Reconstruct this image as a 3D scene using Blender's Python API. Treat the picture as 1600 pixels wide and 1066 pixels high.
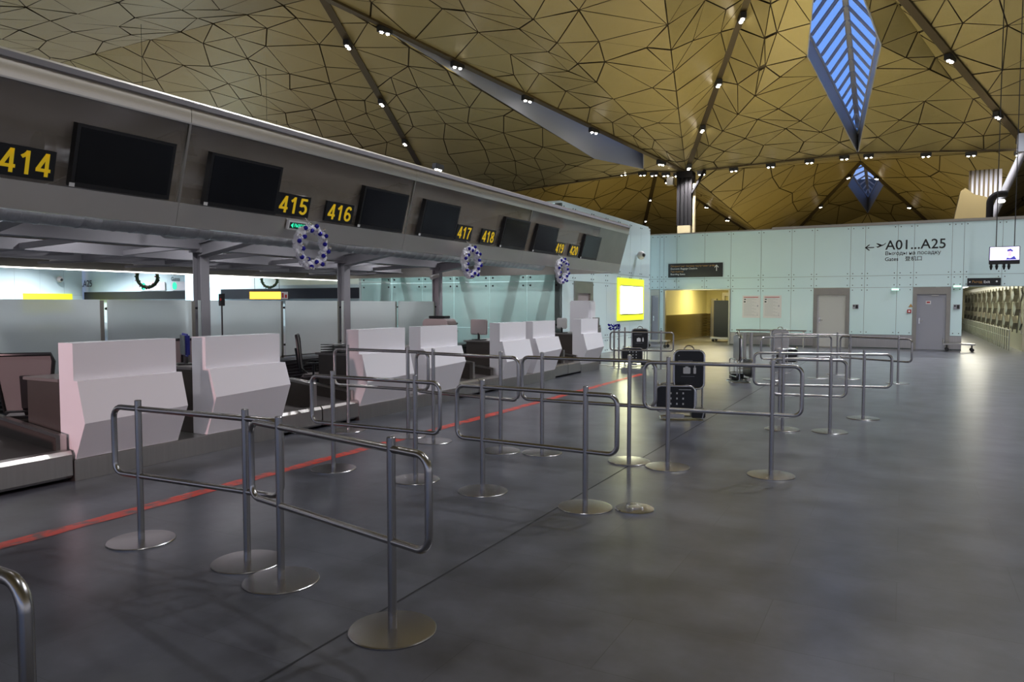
import bpy, bmesh, math, random
from mathutils import Vector, Matrix, geometry
random.seed(7)
for o in list(bpy.data.objects): bpy.data.objects.remove(o)
SC = bpy.context.scene; COL = SC.collection
V = Vector; R = math.radians
# ------------------------------------------------------------------ camera
cam = bpy.data.objects.new('camera', bpy.data.cameras.new('camera')); COL.objects.link(cam)
cam.location = (0, 0, 1.63); cam.rotation_euler = (R(90 - 2.887), 0, R(28.02))
cam.data.sensor_width = 36; cam.data.lens = 1150 / 1600 * 36; cam.data.clip_end = 500
SC.camera = cam
# ------------------------------------------------------------------ view and world
SC.view_settings.view_transform = 'Standard'; SC.view_settings.look = 'None'
SC.view_settings.gamma = 1; SC.view_settings.use_curve_mapping = False
SC.view_settings.exposure = 1.02
W = bpy.data.worlds.new('dusk_sky'); SC.world = W; W.use_nodes = True
nt = W.node_tree; nt.nodes.clear()
wo = nt.nodes.new('ShaderNodeOutputWorld'); bg = nt.nodes.new('ShaderNodeBackground')
tc = nt.nodes.new('ShaderNodeTexCoord'); sx = nt.nodes.new('ShaderNodeSeparateXYZ'); rp = nt.nodes.new('ShaderNodeValToRGB')
nt.links.new(tc.outputs['Generated'], sx.inputs[0]); nt.links.new(sx.outputs['Z'], rp.inputs[0])
rp.color_ramp.elements[0].color = (.34, .335, .35, 1); rp.color_ramp.elements[0].position = 0.11
rp.color_ramp.elements[1].color = (.10, .215, .55, 1); rp.color_ramp.elements[1].position = .17
nt.links.new(rp.outputs[0], bg.inputs[0]); bg.inputs[1].default_value = 1.0; nt.links.new(bg.outputs[0], wo.inputs[0])

def lamp(kind, loc, energy, color=(1, 1, 1), size=.2, size_y=None, rot=(0, 0, 0), name='lamp_light', angle=150, parent=None, blend=.6):
    l = bpy.data.lights.new(name, kind); l.energy = energy; l.color = color
    if kind == 'AREA':
        l.size = size
        if size_y: l.shape = 'RECTANGLE'; l.size_y = size_y
    else: l.shadow_soft_size = size
    if kind == 'SPOT': l.spot_size = R(angle); l.spot_blend = blend
    o = bpy.data.objects.new(name, l); COL.objects.link(o); o.location = loc; o.rotation_euler = rot
    if parent: o.parent = parent
    return o
# uplighters lying on the roof of the counter island and behind the far wall, washing the golden ceiling
lamp('AREA', (-12, 9, 4.0), 48, (1, .84, .46), 8, 18, (R(180), 0, 0), 'roof_uplight')
lamp('AREA', (-12.5, 24, 4.9), 85, (1, .72, .28), 6, 7, (R(180), 0, 0), 'roof_uplight')
lamp('AREA', (-7.5, 35, 4.6), 130, (1, .80, .34), 11, 7, (R(180), 0, 0), 'roof_uplight')
lamp('AREA', (-11, 62, 4.0), 480, (1, .80, .34), 28, 14, (R(180), 0, 0), 'roof_uplight')
lamp('AREA', (-40, 30, 3.0), 220, (1, .76, .36), 20, 20, (R(180), 0, 0), 'roof_uplight')
# unseen pinkish lamp behind the camera on the left, giving the pinkish side light
lamp('SPOT', (-5.0, -7, 1.5), 1250, (1, .60, .60), .3, rot=(R(85), 0, R(13)), name='pink_side_light', angle=16, blend=.3)
# ------------------------------------------------------------------ materials
def mat(name, col, rough=.5, metal=0, emis=None, es=1, coat=0, noise=None, bump=0, spec=None, alpha=None, trans=0):
    m = bpy.data.materials.new(name); m.use_nodes = True
    n = m.node_tree; b = n.nodes['Principled BSDF']
    b.inputs['Base Color'].default_value = (*col, 1); b.inputs['Roughness'].default_value = rough
    b.inputs['Metallic'].default_value = metal; b.inputs['Coat Weight'].default_value = coat
    b.inputs['Coat Roughness'].default_value = .06
    if spec is not None: b.inputs['Specular IOR Level'].default_value = spec
    if emis: b.inputs['Emission Color'].default_value = (*emis, 1); b.inputs['Emission Strength'].default_value = es
    if noise:
        sc, amt, stretch = noise
        t = n.nodes.new('ShaderNodeTexCoord'); mp = n.nodes.new('ShaderNodeMapping'); mp.inputs['Scale'].default_value = stretch
        nz = n.nodes.new('ShaderNodeTexNoise'); nz.inputs['Scale'].default_value = sc; nz.inputs['Detail'].default_value = 6
        n.links.new(t.outputs['Object'], mp.inputs[0]); n.links.new(mp.outputs[0], nz.inputs['Vector'])
        mx = n.nodes.new('ShaderNodeMix'); mx.data_type = 'RGBA'
        mx.inputs[6].default_value = (*[c * (1 - amt) for c in col], 1); mx.inputs[7].default_value = (*[min(1, c * (1 + amt)) for c in col], 1)
        n.links.new(nz.outputs[0], mx.inputs[0]); n.links.new(mx.outputs[2], b.inputs['Base Color'])
        if bump:
            bp = n.nodes.new('ShaderNodeBump'); bp.inputs['Strength'].default_value = bump; bp.inputs['Distance'].default_value = .01
            n.links.new(nz.outputs[0], bp.inputs['Height']); n.links.new(bp.outputs[0], b.inputs['Normal'])
    if alpha is not None: b.inputs['Alpha'].default_value = alpha
    return m
M = {}
M['steel'] = mat('brushed_steel', (.50, .48, .46), .30, 1, noise=(30, .10, (1, 1, .05)), bump=.05)
M['tube'] = mat('barrier_steel', (.42, .41, .41), .26, 1)
M['fascia'] = mat('fascia_steel', (.70, .665, .61), .36, 1, noise=(2.2, .07, (1, .5, 1)), bump=.25)
M['sheet'] = mat('sheet_steel', (.40, .38, .34), .38, 1, noise=(3, .12, (1, 1, 1)))
M['chrome'] = mat('chrome', (.7, .7, .7), .12, 1)
M['duct'] = mat('galvanised_duct', (.55, .57, .60), .36, .9, noise=(14, .2, (1, 6, 1)), bump=.4)
M['white'] = mat('white_gloss_panel', (.84, .82, .86), .32, 0, coat=.5)
M['paint'] = mat('grey_frame_paint', (.30, .29, .315), .5)
M['teal'] = mat('teal_glass', (.66, .84, .865), .12, 0, coat=.6, noise=(.25, .06, (1, 1, 1)))
M['blueglass'] = mat('pale_blue_glass', (.70, .86, .89), .12, 0, coat=.6)
M['wallback'] = mat('wall_backing', (.18, .22, .21), .8)
M['black'] = mat('black_plastic', (.008, .008, .009), .35)
M['dark'] = mat('dark_plastic', (.016, .016, .018), .5)
M['screen'] = mat('screen_glass', (.005, .006, .008), .12, spec=.35)
M['signblack'] = mat('sign_black', (.008, .009, .011), .3)
M['yellow'] = mat('yellow_letters', (.80, .56, .012), .45, emis=(.9, .6, .01), es=.10)
M['signwhite'] = mat('white_print', (.75, .75, .76), .5)
M['orangeprint'] = mat('amber_print', (.50, .27, .08), .5)
M['blackprint'] = mat('black_print', (.012, .014, .016), .5)
M['brown'] = mat('brown_laminate', (.055, .045, .040), .32, noise=(8, .15, (1, 1, 4)))
M['desktop'] = mat('desk_worktop', (.16, .145, .14), .3)
M['belt'] = mat('belt_rubber', (.040, .031, .030), .6, noise=(20, .2, (1, 1, 1)))
M['frame'] = mat('gold_channel', (.085, .062, .030), .45, .5)
M['back'] = mat('ceiling_void', (.07, .05, .022), .8)
M['rib'] = mat('dark_slats', (.03, .03, .034), .4)
M['lens'] = mat('lamp_lens', (1, 1, 1), .4, emis=(1, .95, .85), es=26)
M['strip'] = mat('light_strip', (1, 1, 1), .4, emis=(1, .97, .9), es=2.6)
M['red'] = mat('red_print', (.45, .03, .03), .5)
M['door'] = mat('painted_door', (.52, .51, .50), .4)
M['doorgrey'] = mat('grey_door', (.32, .32, .37), .4)
M['olive'] = mat('olive_cladding', (.20, .155, .055), .25, .75, noise=(3, .2, (1, 1, .3)))
M['cream'] = mat('cream_wall', (.66, .60, .32), .5)
M['mesh'] = mat('chair_mesh', (.17, .155, .155), .7)
M['fabric'] = mat('chair_fabric', (.11, .09, .09), .8, noise=(60, .2, (1, 1, 1)))
M['reveal'] = mat('skylight_reveal', (.26, .27, .31), .5)
M['green'] = mat('green_garland', (.012, .035, .010), .8, noise=(40, .5, (1, 1, 1)))
M['frost'] = mat('frosted_tinsel', (.78, .77, .84), .35, noise=(50, .15, (1, 1, 1)), coat=.3)
M['bluebead'] = mat('blue_bead', (.015, .012, .33), .15, .4)
M['silver'] = mat('silver_bead', (.8, .78, .72), .1, 1)
M['exit'] = mat('exit_green', (.01, .3, .15), .4, emis=(.03, .75, .40), es=.6)
M['exitface'] = mat('exit_lightbox', (.4, .8, .6), .4, emis=(.45, 1, .72), es=1.0)
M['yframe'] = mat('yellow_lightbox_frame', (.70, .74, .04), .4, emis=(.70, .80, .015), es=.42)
M['lightbox'] = mat('white_lightbox', (1, 1, 1), .4, emis=(1, 1, .62), es=9)
M['bluebox'] = mat('pale_lightbox', (.8, .95, 1), .4, emis=(.62, .88, 1), es=1.0)
M['orange'] = mat('orange_lightbox', (1, .5, .1), .4, emis=(1, .42, .035), es=1.7)
M['paper'] = mat('poster_paper', (.70, .68, .69), .5)
M['tvbg'] = mat('television_picture', (.6, .5, .9), .4, emis=(.62, .56, 1), es=1.3)
M['tvlight'] = mat('television_bright', (.9, .9, 1), .4, emis=(.98, .93, 1), es=1.5)
M['tvdark'] = mat('television_dark', (.02, .02, .12), .4, emis=(.03, .03, .22), es=1)
M['tvskin'] = mat('television_warm', (.5, .2, .3), .4, emis=(.72, .34, .46), es=1)
M['pillar'] = mat('beige_column', (.26, .21, .115), .5)
M['darkcol'] = mat('dark_column', (.006, .005, .005), .8, spec=.1)
M['skin_blue'] = mat('blue_monitor_back', (.01, .015, .20), .4)
M['pink'] = mat('machine_casing', (.40, .34, .34), .45)
M['bronze'] = mat('bronze_wall', (.50, .46, .32), .3, .4)

def glassmat(name, col, trans, rough):
    m = bpy.data.materials.new(name); m.use_nodes = True; n = m.node_tree; n.nodes.clear()
    out = n.nodes.new('ShaderNodeOutputMaterial'); mix = n.nodes.new('ShaderNodeMixShader'); t = n.nodes.new('ShaderNodeBsdfTransparent')
    p = n.nodes.new('ShaderNodeBsdfPrincipled'); p.inputs['Base Color'].default_value = (*col, 1); p.inputs['Roughness'].default_value = rough
    p.inputs['Coat Weight'].default_value = .5; p.inputs['Coat Roughness'].default_value = .03
    mix.inputs[0].default_value = 1 - trans
    n.links.new(t.outputs[0], mix.inputs[1]); n.links.new(p.outputs[0], mix.inputs[2]); n.links.new(mix.outputs[0], out.inputs[0]); return m
M['smoked'] = glassmat('canopy_glass', (.24, .205, .155), .5, .05)
M['frosted'] = glassmat('frosted_glass', (.80, .88, .88), .18, .12)
M['skyglass'] = glassmat('skylight_glass', (.04, .09, .24), .86, .1)
M['tealclear'] = glassmat('teal_clear_glass', (.45, .63, .59), .42, .06)

# gold perforated ceiling panels
def goldmat():
    m = mat('gold_ceiling_panel', (.325, .255, .098), .42, .3, noise=(.12, .14, (1, 1, 1)))
    return m
M['gold'] = goldmat()
M['casing'] = mat('bulkhead_casing', (.20, .15, .065), .4, .3)
# floor
def floormat():
    m = bpy.data.materials.new('grey_floor_tiles'); m.use_nodes = True; n = m.node_tree; b = n.nodes['Principled BSDF']
    t = n.nodes.new('ShaderNodeTexCoord')
    br = n.nodes.new('ShaderNodeTexBrick'); br.offset = .5; br.inputs['Scale'].default_value = 1
    br.inputs['Brick Width'].default_value = 1.2; br.inputs['Row Height'].default_value = .6; br.inputs['Mortar Size'].default_value = .0025
    br.inputs['Color1'].default_value = (.060, .063, .078, 1); br.inputs['Color2'].default_value = (.081, .084, .101, 1); br.inputs['Mortar'].default_value = (.040, .042, .050, 1)
    n.links.new(t.outputs['Object'], br.inputs['Vector'])
    n1 = n.nodes.new('ShaderNodeTexNoise'); n1.inputs['Scale'].default_value = 2.0; n1.inputs['Detail'].default_value = 6; n1.inputs['Roughness'].default_value = .55
    n2 = n.nodes.new('ShaderNodeTexNoise'); n2.inputs['Scale'].default_value = 14; n2.inputs['Detail'].default_value = 5; n2.inputs['Roughness'].default_value = .6
    n.links.new(t.outputs['Object'], n1.inputs['Vector']); n.links.new(t.outputs['Object'], n2.inputs['Vector'])
    r1 = n.nodes.new('ShaderNodeMapRange'); r1.inputs[1].default_value = .3; r1.inputs[2].default_value = .7; r1.inputs[3].default_value = .50; r1.inputs[4].default_value = 1.40
    r2 = n.nodes.new('ShaderNodeMapRange'); r2.inputs[1].default_value = .3; r2.inputs[2].default_value = .75; r2.inputs[3].default_value = .92; r2.inputs[4].default_value = 1.08
    n.links.new(n1.outputs[0], r1.inputs[0]); n.links.new(n2.outputs[0], r2.inputs[0])
    mu = n.nodes.new('ShaderNodeMath'); mu.operation = 'MULTIPLY'; n.links.new(r1.outputs[0], mu.inputs[0]); n.links.new(r2.outputs[0], mu.inputs[1])
    vm = n.nodes.new('ShaderNodeVectorMath'); vm.operation = 'SCALE'; n.links.new(br.outputs[0], vm.inputs[0]); n.links.new(mu.outputs[0], vm.inputs['Scale'])
    n.links.new(vm.outputs[0], b.inputs['Base Color'])
    rr = n.nodes.new('ShaderNodeMapRange'); rr.inputs[3].default_value = .23; rr.inputs[4].default_value = .34; n.links.new(n1.outputs[0], rr.inputs[0]); n.nodes.remove(rr); b.inputs['Roughness'].default_value = .29
    b.inputs['Specular IOR Level'].default_value = .8
    return m
M['floor'] = floormat()
def tapemat():
    m = bpy.data.materials.new('worn_red_tape'); m.use_nodes = True; n = m.node_tree; b = n.nodes['Principled BSDF']
    t = n.nodes.new('ShaderNodeTexCoord'); z = n.nodes.new('ShaderNodeTexNoise'); z.inputs['Scale'].default_value = 9; z.inputs['Detail'].default_value = 8
    cr = n.nodes.new('ShaderNodeValToRGB'); cr.color_ramp.elements[0].position = .36; cr.color_ramp.elements[0].color = (.18, .10, .10, 1)
    cr.color_ramp.elements[1].position = .52; cr.color_ramp.elements[1].color = (.66, .055, .03, 1)
    n.links.new(t.outputs['Object'], z.inputs['Vector']); n.links.new(z.outputs[0], cr.inputs[0]); n.links.new(cr.outputs[0], b.inputs['Base Color'])
    b.inputs['Roughness'].default_value = .4; return m
M['tape'] = tapemat()

# ------------------------------------------------------------------ mesh helpers
class MB:
    def __init__(s): s.b = bmesh.new()
    def box(s, x0, x1, y0, y1, z0, z1, bev=0):
        vs = [s.b.verts.new((x, y, z)) for x in (x0, x1) for y in (y0, y1) for z in (z0, z1)]
        fs = [s.b.faces.new([vs[i] for i in f]) for f in ((0, 1, 3, 2), (4, 6, 7, 5), (0, 4, 5, 1), (2, 3, 7, 6), (0, 2, 6, 4), (1, 5, 7, 3))]
        if bev:
            es = {e for f in fs for e in f.edges}
            bmesh.ops.bevel(s.b, geom=list(es), offset=bev, segments=2, affect='EDGES')
        return s
    def prism(s, pts, d):
        """polygon pts (3D, planar) extruded by d"""
        d = V(d); a = [s.b.verts.new(V(p)) for p in pts]; c = [s.b.verts.new(V(p) + d) for p in pts]; n = len(pts)
        s.b.faces.new(a); s.b.faces.new(c[::-1])
        for i in range(n): s.b.faces.new([a[i], c[i], c[(i + 1) % n], a[(i + 1) % n]])
        return s
    def poly(s, pts): s.b.faces.new([s.b.verts.new(V(p)) for p in pts]); return s
    def bar(s, p, q, w, h, up=(0, 0, 1)):
        p, q = V(p), V(q); d = (q - p).normalized(); u = V(up); sd = d.cross(u)
        if sd.length < 1e-4: sd = d.cross(V((1, 0, 0)))
        sd.normalize(); u = sd.cross(d)
        return s.prism([p + sd * w / 2 + u * h / 2, p - sd * w / 2 + u * h / 2, p - sd * w / 2 - u * h / 2, p + sd * w / 2 - u * h / 2], q - p)
    def tube(s, pts, r, seg=14, closed=False, cap=True):
        pts = [V(p) for p in pts]; n = len(pts); rings = []
        t0 = (pts[1] - pts[0]).normalized(); nrm = t0.orthogonal().normalized(); pt = t0
        for i, p in enumerate(pts):
            if closed: t = (pts[(i + 1) % n] - pts[i - 1]).normalized()
            else: t = ((pts[min(i + 1, n - 1)] - p).normalized() + (p - pts[max(i - 1, 0)]).normalized()).normalized()
            nrm = pt.rotation_difference(t) @ nrm; pt = t
            bn = t.cross(nrm)
            rr = r[i] if isinstance(r, (list, tuple)) else r
            rings.append([s.b.verts.new(p + (nrm * math.cos(a) + bn * math.sin(a)) * rr) for a in [2 * math.pi * k / seg for k in range(seg)]])
        m = n if closed else n - 1
        for i in range(m):
            A, B = rings[i], rings[(i + 1) % n]
            off = 0
            if closed and i == n - 1:
                off = min(range(seg), key=lambda k: (A[0].co - B[k].co).length)
            for k in range(seg): s.b.faces.new([A[k], A[(k + 1) % seg], B[(k + 1 + off) % seg], B[(k + off) % seg]])
        if cap and not closed: s.b.faces.new(rings[0][::-1]); s.b.faces.new(rings[-1])
        return s
    def lathe(s, prof, c=(0, 0, 0), seg=32):
        c = V(c); rings = []
        for r, z in prof:
            rings.append([s.b.verts.new(c + V((r * math.cos(a), r * math.sin(a), z))) for a in [2 * math.pi * k / seg for k in range(seg)]] if r > 1e-5 else [s.b.verts.new(c + V((0, 0, z)))])
        for A, B in zip(rings, rings[1:]):
            for k in range(seg):
                if len(A) == 1 and len(B) == 1: continue
                if len(A) == 1: s.b.faces.new([A[0], B[(k + 1) % seg], B[k]])
                elif len(B) == 1: s.b.faces.new([A[k], A[(k + 1) % seg], B[0]])
                else: s.b.faces.new([A[k], A[(k + 1) % seg], B[(k + 1) % seg], B[k]])
        return s
    def ball(s, c, r, sub=2):
        bmesh.ops.create_icosphere(s.b, subdivisions=sub, radius=r, matrix=Matrix.Translation(V(c))); return s
    def build(s, name, m, parent=None, smooth=False, loc=None):
        bmesh.ops.recalc_face_normals(s.b, faces=s.b.faces)
        me = bpy.data.meshes.new(name); s.b.to_mesh(me); s.b.free()
        if smooth:
            for p in me.polygons: p.use_smooth = True
            try: me.set_sharp_from_angle(angle=R(38))
            except Exception: pass
        me.materials.append(M[m] if isinstance(m, str) else m)
        o = bpy.data.objects.new(name, me); COL.objects.link(o)
        if parent: o.parent = parent
        if loc: o.location = loc
        return o
def tag(o, label=None, cat=None, group=None, kind=None):
    if label: o['label'] = label
    if cat: o['category'] = cat
    if group: o['group'] = group
    if kind: o['kind'] = kind
    return o
def thing(name, label, cat, loc=(0, 0, 0), rz=0, group=None, rot=None):
    o = bpy.data.objects.new(name, None); COL.objects.link(o); o.empty_display_size = .2
    o.location = loc; o.rotation_euler = rot or (0, 0, rz); return tag(o, label, cat, group)
def struct(o): o['kind'] = 'structure'; return o
def copy_tree(o, parent=None):
    c = o.copy(); COL.objects.link(c)
    if parent: c.parent = parent
    for ch in list(o.children): copy_tree(ch, c)
    return c
def text(body, name, m, size, mtx, parent=None, ext=.004, bold=0, align='LEFT', sx=1, spacing=1):
    """lettering as a mesh; mtx puts the text plane (x right, y up) in place"""
    cu = bpy.data.curves.new(name, 'FONT'); cu.body = body; cu.size = size; cu.extrude = ext; cu.offset = bold; cu.align_x = align; cu.space_character = spacing
    t = bpy.data.objects.new(name, cu); COL.objects.link(t); bpy.context.view_layer.update()
    me = bpy.data.meshes.new_from_object(t.evaluated_get(bpy.context.evaluated_depsgraph_get()))
    bpy.data.objects.remove(t)
    me.transform(mtx @ Matrix.Diagonal((sx, 1, 1, 1))); me.materials.clear(); me.materials.append(M[m]); me.name = name
    o = bpy.data.objects.new(name, me); COL.objects.link(o)
    if parent: o.parent = parent
    return o
def plane_mtx(o, x, y):
    o, x, y = V(o), V(x).normalized(), V(y).normalized(); z = x.cross(y)
    return Matrix(((x.x, y.x, z.x, o.x), (x.y, y.y, z.y, o.y), (x.z, y.z, z.z, o.z), (0, 0, 0, 1)))
def arc(c, r, a0, a1, u, v, n=7):
    c, u, v = V(c), V(u), V(v)
    return [c + u * (r * math.cos(a0 + (a1 - a0) * i / n)) + v * (r * math.sin(a0 + (a1 - a0) * i / n)) for i in range(n + 1)]
def roundrect(cx, cz, w, h, r, y=0, n=5, ax=(1, 0, 0), az=(0, 0, 1)):
    ax, az = V(ax), V(az); o = V((0, y, 0)); pts = []
    for sx_, sz, a in ((1, 1, 0), (-1, 1, 90), (-1, -1, 180), (1, -1, 270)):
        pts += arc(o + ax * (cx + sx_ * (w / 2 - r)) + az * (cz + sz * (h / 2 - r)), r, R(a), R(a + 90), ax, az, n)
    return pts

def ribbon(B, pts, w, mtx, h=.004):
    pts = [V((p[0], p[1])) for p in pts]; L_, R_ = [], []
    for i, p in enumerate(pts):
        a = (p - pts[i - 1]).normalized() if i else None; c = (pts[i + 1] - p).normalized() if i < len(pts) - 1 else None
        d = ((a or c) + (c or a)).normalized(); n = V((-d.y, d.x)); k = 1 / max(.5, n.dot(V((-(a or c).y, (a or c).x))))
        L_.append(p + n * w / 2 * k); R_.append(p - n * w / 2 * k)
    for i in range(len(pts) - 1):
        q = [V((v.x, v.y, 0)) for v in (L_[i], L_[i + 1], R_[i + 1], R_[i])]
        B.prism([mtx @ v for v in q], (mtx @ V((0, 0, h))) - (mtx @ V((0, 0, 0))))
def ell(cx, cy, rx, ry, a0, a1, n=22): return [(cx + rx * math.cos(R(a0 + (a1 - a0) * i / n)), cy + ry * math.sin(R(a0 + (a1 - a0) * i / n))) for i in range(n + 1)]
DIG = {'4': [[(.40, .97), (.07, .30)], [(.0, .27), (.56, .27)], [(.41, 0), (.41, 1)]], '1': [[(.33, 0), (.33, 1)], [(.10, .72), (.22, .80), (.32, .93)]],
    '5': [[(.52, .925), (.13, .925)], [(.15, .99), (.105, .47)], ell(.28, .325, .205, .25, 135, -150)],
    '6': [ell(.28, .30, .205, .225, 0, 360), [(.075, .30), (.085, .55), (.14, .78), (.24, .90), (.33, .925), (.42, .90), (.49, .78)]],
    '7': [[(.03, .925), (.55, .925)], [(.49, .93), (.34, .66), (.25, .38), (.21, 0)]], '8': [ell(.28, .73, .17, .195, 0, 360), ell(.28, .285, .205, .21, 0, 360)],
    '9': [ell(.28, .70, .205, .225, 0, 360), [(.485, .70), (.475, .45), (.42, .22), (.32, .10), (.23, .075), (.14, .10), (.07, .22)]],
    '2': [ell(.28, .70, .195, .225, 165, -30), [(.45, .59), (.30, .38), (.12, .20), (.06, .075)], [(.02, .075), (.54, .075)]], '0': [ell(.28, .5, .195, .425, 0, 360, 30)]}
def digits(num, height, width, mtx, m, parent):
    B = MB(); adv = .66
    M_ = mtx @ Matrix.Diagonal((width / (adv * len(num) - .1), height, 1, 1))
    for i, ch in enumerate(num):
        for st in DIG[ch]: ribbon(B, [(p[0] + i * adv, p[1]) for p in st], .145, M_)
    return B.build('digits', m, parent)
# ================================================================== SETTING
b = MB(); b.poly([(-75, -14, 0), (25, -14, 0), (25, 82, 0), (-75, 82, 0)]); struct(b.build('floor', 'floor'))
b = MB(); b.box(-2.418, -2.406, -10, 30, .0006, .0016); struct(b.build('trim_1', 'blackprint'))

b = MB(); b.box(-75, 25, 81.5, 82, 0, 14); struct(b.build('wall_light_block_end', 'brown'))  # dark wall added to shut out horizon light past the far end
b = MB(); b.box(24.5, 25, 33, 81.5, 0, 13); struct(b.build('wall_light_block_right', 'brown'))  # unseen dark wall added to keep side light off the right ceiling
# ---- glass clad walls
def clad_wall(name, m, horiz, y, xs, rows, skip=None, skirt=True, back=.2, axis='x', openings=(), skirtmat='steel', studs=True):
    """panels between consecutive xs and rows on the plane y (axis x: wall faces -Y; axis y: wall faces +X at X=y)"""
    def P(a, off, z): return (a, y - off, z) if axis == 'x' else (y + off, a, z)
    w = MB(); g = MB(); f = MB(); sk = MB()
    def bx(B, a0, a1, o0, o1, z0, z1):
        p, q = P(a0, o0, z0), P(a1, o1, z1)
        B.box(min(p[0], q[0]), max(p[0], q[0]), min(p[1], q[1]), max(p[1], q[1]), z0, z1)
    for i in range(len(xs) - 1):
        for j in range(len(rows) - 1):
            a0, a1, z0, z1 = xs[i], xs[i + 1], rows[j], rows[j + 1]
            am, zm = (a0 + a1) / 2, (z0 + z1) / 2
            if any(o[0] < am < o[1] and o[2] < zm < o[3] for o in openings): continue
            bx(w, a0, a1, -back, 0, z0, z1)
            if skirt and j == 0: bx(sk, a0, a1, .001, .03, z0 + .03, z1 - .01); continue
            bx(g, a0 + .005, a1 - .005, .03, .042, z0 + .005, z1 - .005)
            if studs:
                for a in (a0 + .09, a1 - .09):
                    for z in (z0 + .09, z1 - .09):
                        p = V(P(a, .042, z)); q = V(P(a, .056, z)); f.tube([p, q], .018, 8)
    o = struct(w.build(name, 'wallback')); g.build('glass_cladding', m, o)
    if studs: f.build('panel_fixing', 'dark', o)
    if skirt: sk.build('skirting_panel', skirtmat, o)
    return o
xs = [-9.75, -9.45, -9.05, -8.88, -8.33, -7.19, -6.15, -4.99, -3.86, -3.05, -1.80, -1.31, -.25, .27, 1.44, 1.80, 2.92, 4.2, 5.4, 6.6, 9]
wb = clad_wall('wall_back', 'teal', True, 30.2, xs, [0, .5, 2.23, 2.66, 4.50],
    openings=[(-8.88, -6.15, 0, 2.23), (1.80, 4.2, 0, 2.23), (-9.45, -9.05, 0, 2.23), (-3.05, -1.80, 0, 2.23), (.27, 1.44, 0, 2.23)])
clad_wall('wall_left', 'blueglass', True, -8.82, [19.6, 20.45, 21.93, 23.2, 24.4, 25.6, 26.8, 27.94], [0, .5, 2.32, 2.66, 4.55], axis='y', openings=[(20.45, 21.93, 0, 2.32)], skirt=False)
# front of the left block: see-through teal glass with braces behind
g = MB(); f = MB()
fx = [-16.2, -14.92, -13.7, -12.5, -11.21, -9.93, -8.84]
for i in range(6):
    for z0, z1 in ((.02, .9), (.9, 2.3), (2.3, 3.4), (3.4, 4.55)):
        g.box(fx[i] + .006, fx[i + 1] - .006, 19.60, 19.612, z0 + .006, z1 - .006)
        for a in (fx[i] + .12, fx[i + 1] - .12):
            for z in (z0 + .12, z1 - .12): f.tube([(a, 19.6, z), (a, 19.585, z)], .028, 10)
o = struct(g.build('wall_front', 'tealclear')); f.build('panel_fixing', 'dark', o)
b = MB(); b.box(-16.2, -8.95, 21.6, 21.7, 0, 4.5); b.box(-16.3, -16.2, 19.62, 27.9, 0, 4.5); b.box(-16.2, -8.9, 27.8, 27.94, 0, 4.5); struct(b.build('wall_inner', 'teal'))
b = MB(); b.box(-16.2, -8.85, 19.6, 27.94, 4.55, 4.62); struct(b.build('trim_2', 'blueglass'))
for k, (xa, xb_) in enumerate([(-15.2, -14.3), (-12.9, -11.9), (-10.4, -11.3), (-9.2, -10.1), (-15.6, -15.9)]):
    b = MB(); b.bar((xa, 20.3, 3.6), (xb_, 20.3, .05), .22, .22, (0, 1, 0))
    tag(b.build('diagonal_brace', 'paint'), ['leftmost full-length grey brace leaning behind the teal glass screen', 'grey brace right of the middle column, leaning left behind the teal glass', 'grey brace behind the teal glass, above the second pair of far counters, leaning right', 'grey brace nearest the door frame, leaning right behind the teal glass', 'short upright grey brace at far left end of the teal glass screen'][k], 'brace')

lamp('AREA', (-12.5, 20.7, 4.4), 130, (.95, 1, .98), 6.5, 1.2, (0, 0, 0), 'block_fill_light')  # area lamp added inside the block to brighten the teal glass
# coping on the back wall
b = MB(); b.box(-9.8, 9, 30.13, 30.45, 4.50, 4.54); b.box(-4.6, 9, 30.16, 30.45, 4.54, 4.60); struct(b.build('trim_3', 'sheet'))
# far hall to the left
ys = [y_ for y_ in range(4, 39, 2)]
clad_wall('wall_far_left', 'blueglass', True, -64, [float(v) for v in ys] + [39.6], [0, .5, 2.4, 6.0], axis='y', skirt=False, studs=False)
clad_wall('wall_far_back', 'teal', True, 40, [-66.3 + 2.2 * i for i in range(23)], [0, .5, 2.0, 6.0], skirt=False, studs=False)
b = MB(); b.box(-63.9, -50.6, 39.7, 39.93, 2.02, 2.66); b.box(-46.6, -17, 39.7, 39.93, 2.02, 2.75); struct(b.build('trim_4', 'blackprint'))

# ---- room behind the left opening
b = MB(); b.box(-9.05, -8.9, 30.42, 38, 1.15, 2.7); b.box(-9.0, -2, 37.9, 38, 0, 2.7); struct(b.build('wall_side', 'cream'))
b = MB(); b.box(-9.05, -8.88, 30.42, 38, 0, 1.15)
for i in range(9): b.box(-8.885, -8.87, 30.42, 38, .03 + i * .125, .135 + i * .125)
for i in range(9): b.box(-8.9, -2, 37.86, 37.9, .03 + i * .125, .135 + i * .125)
struct(b.build('wall_cladding', 'olive'))
b = MB(); b.box(-9.1, -2, 30.45, 38, 2.7, 2.8); struct(b.build('ceiling_low', 'cream'))
b = MB(); b.box(-2.2, -2, 30.45, 38, 0, 2.7); struct(b.build('wall_end', 'cream'))
lamp('AREA', (-6.5, 34, 2.66), 170, (1, .86, .42), 3.5, 1.5, (0, 0, 0), 'room_light')

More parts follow.
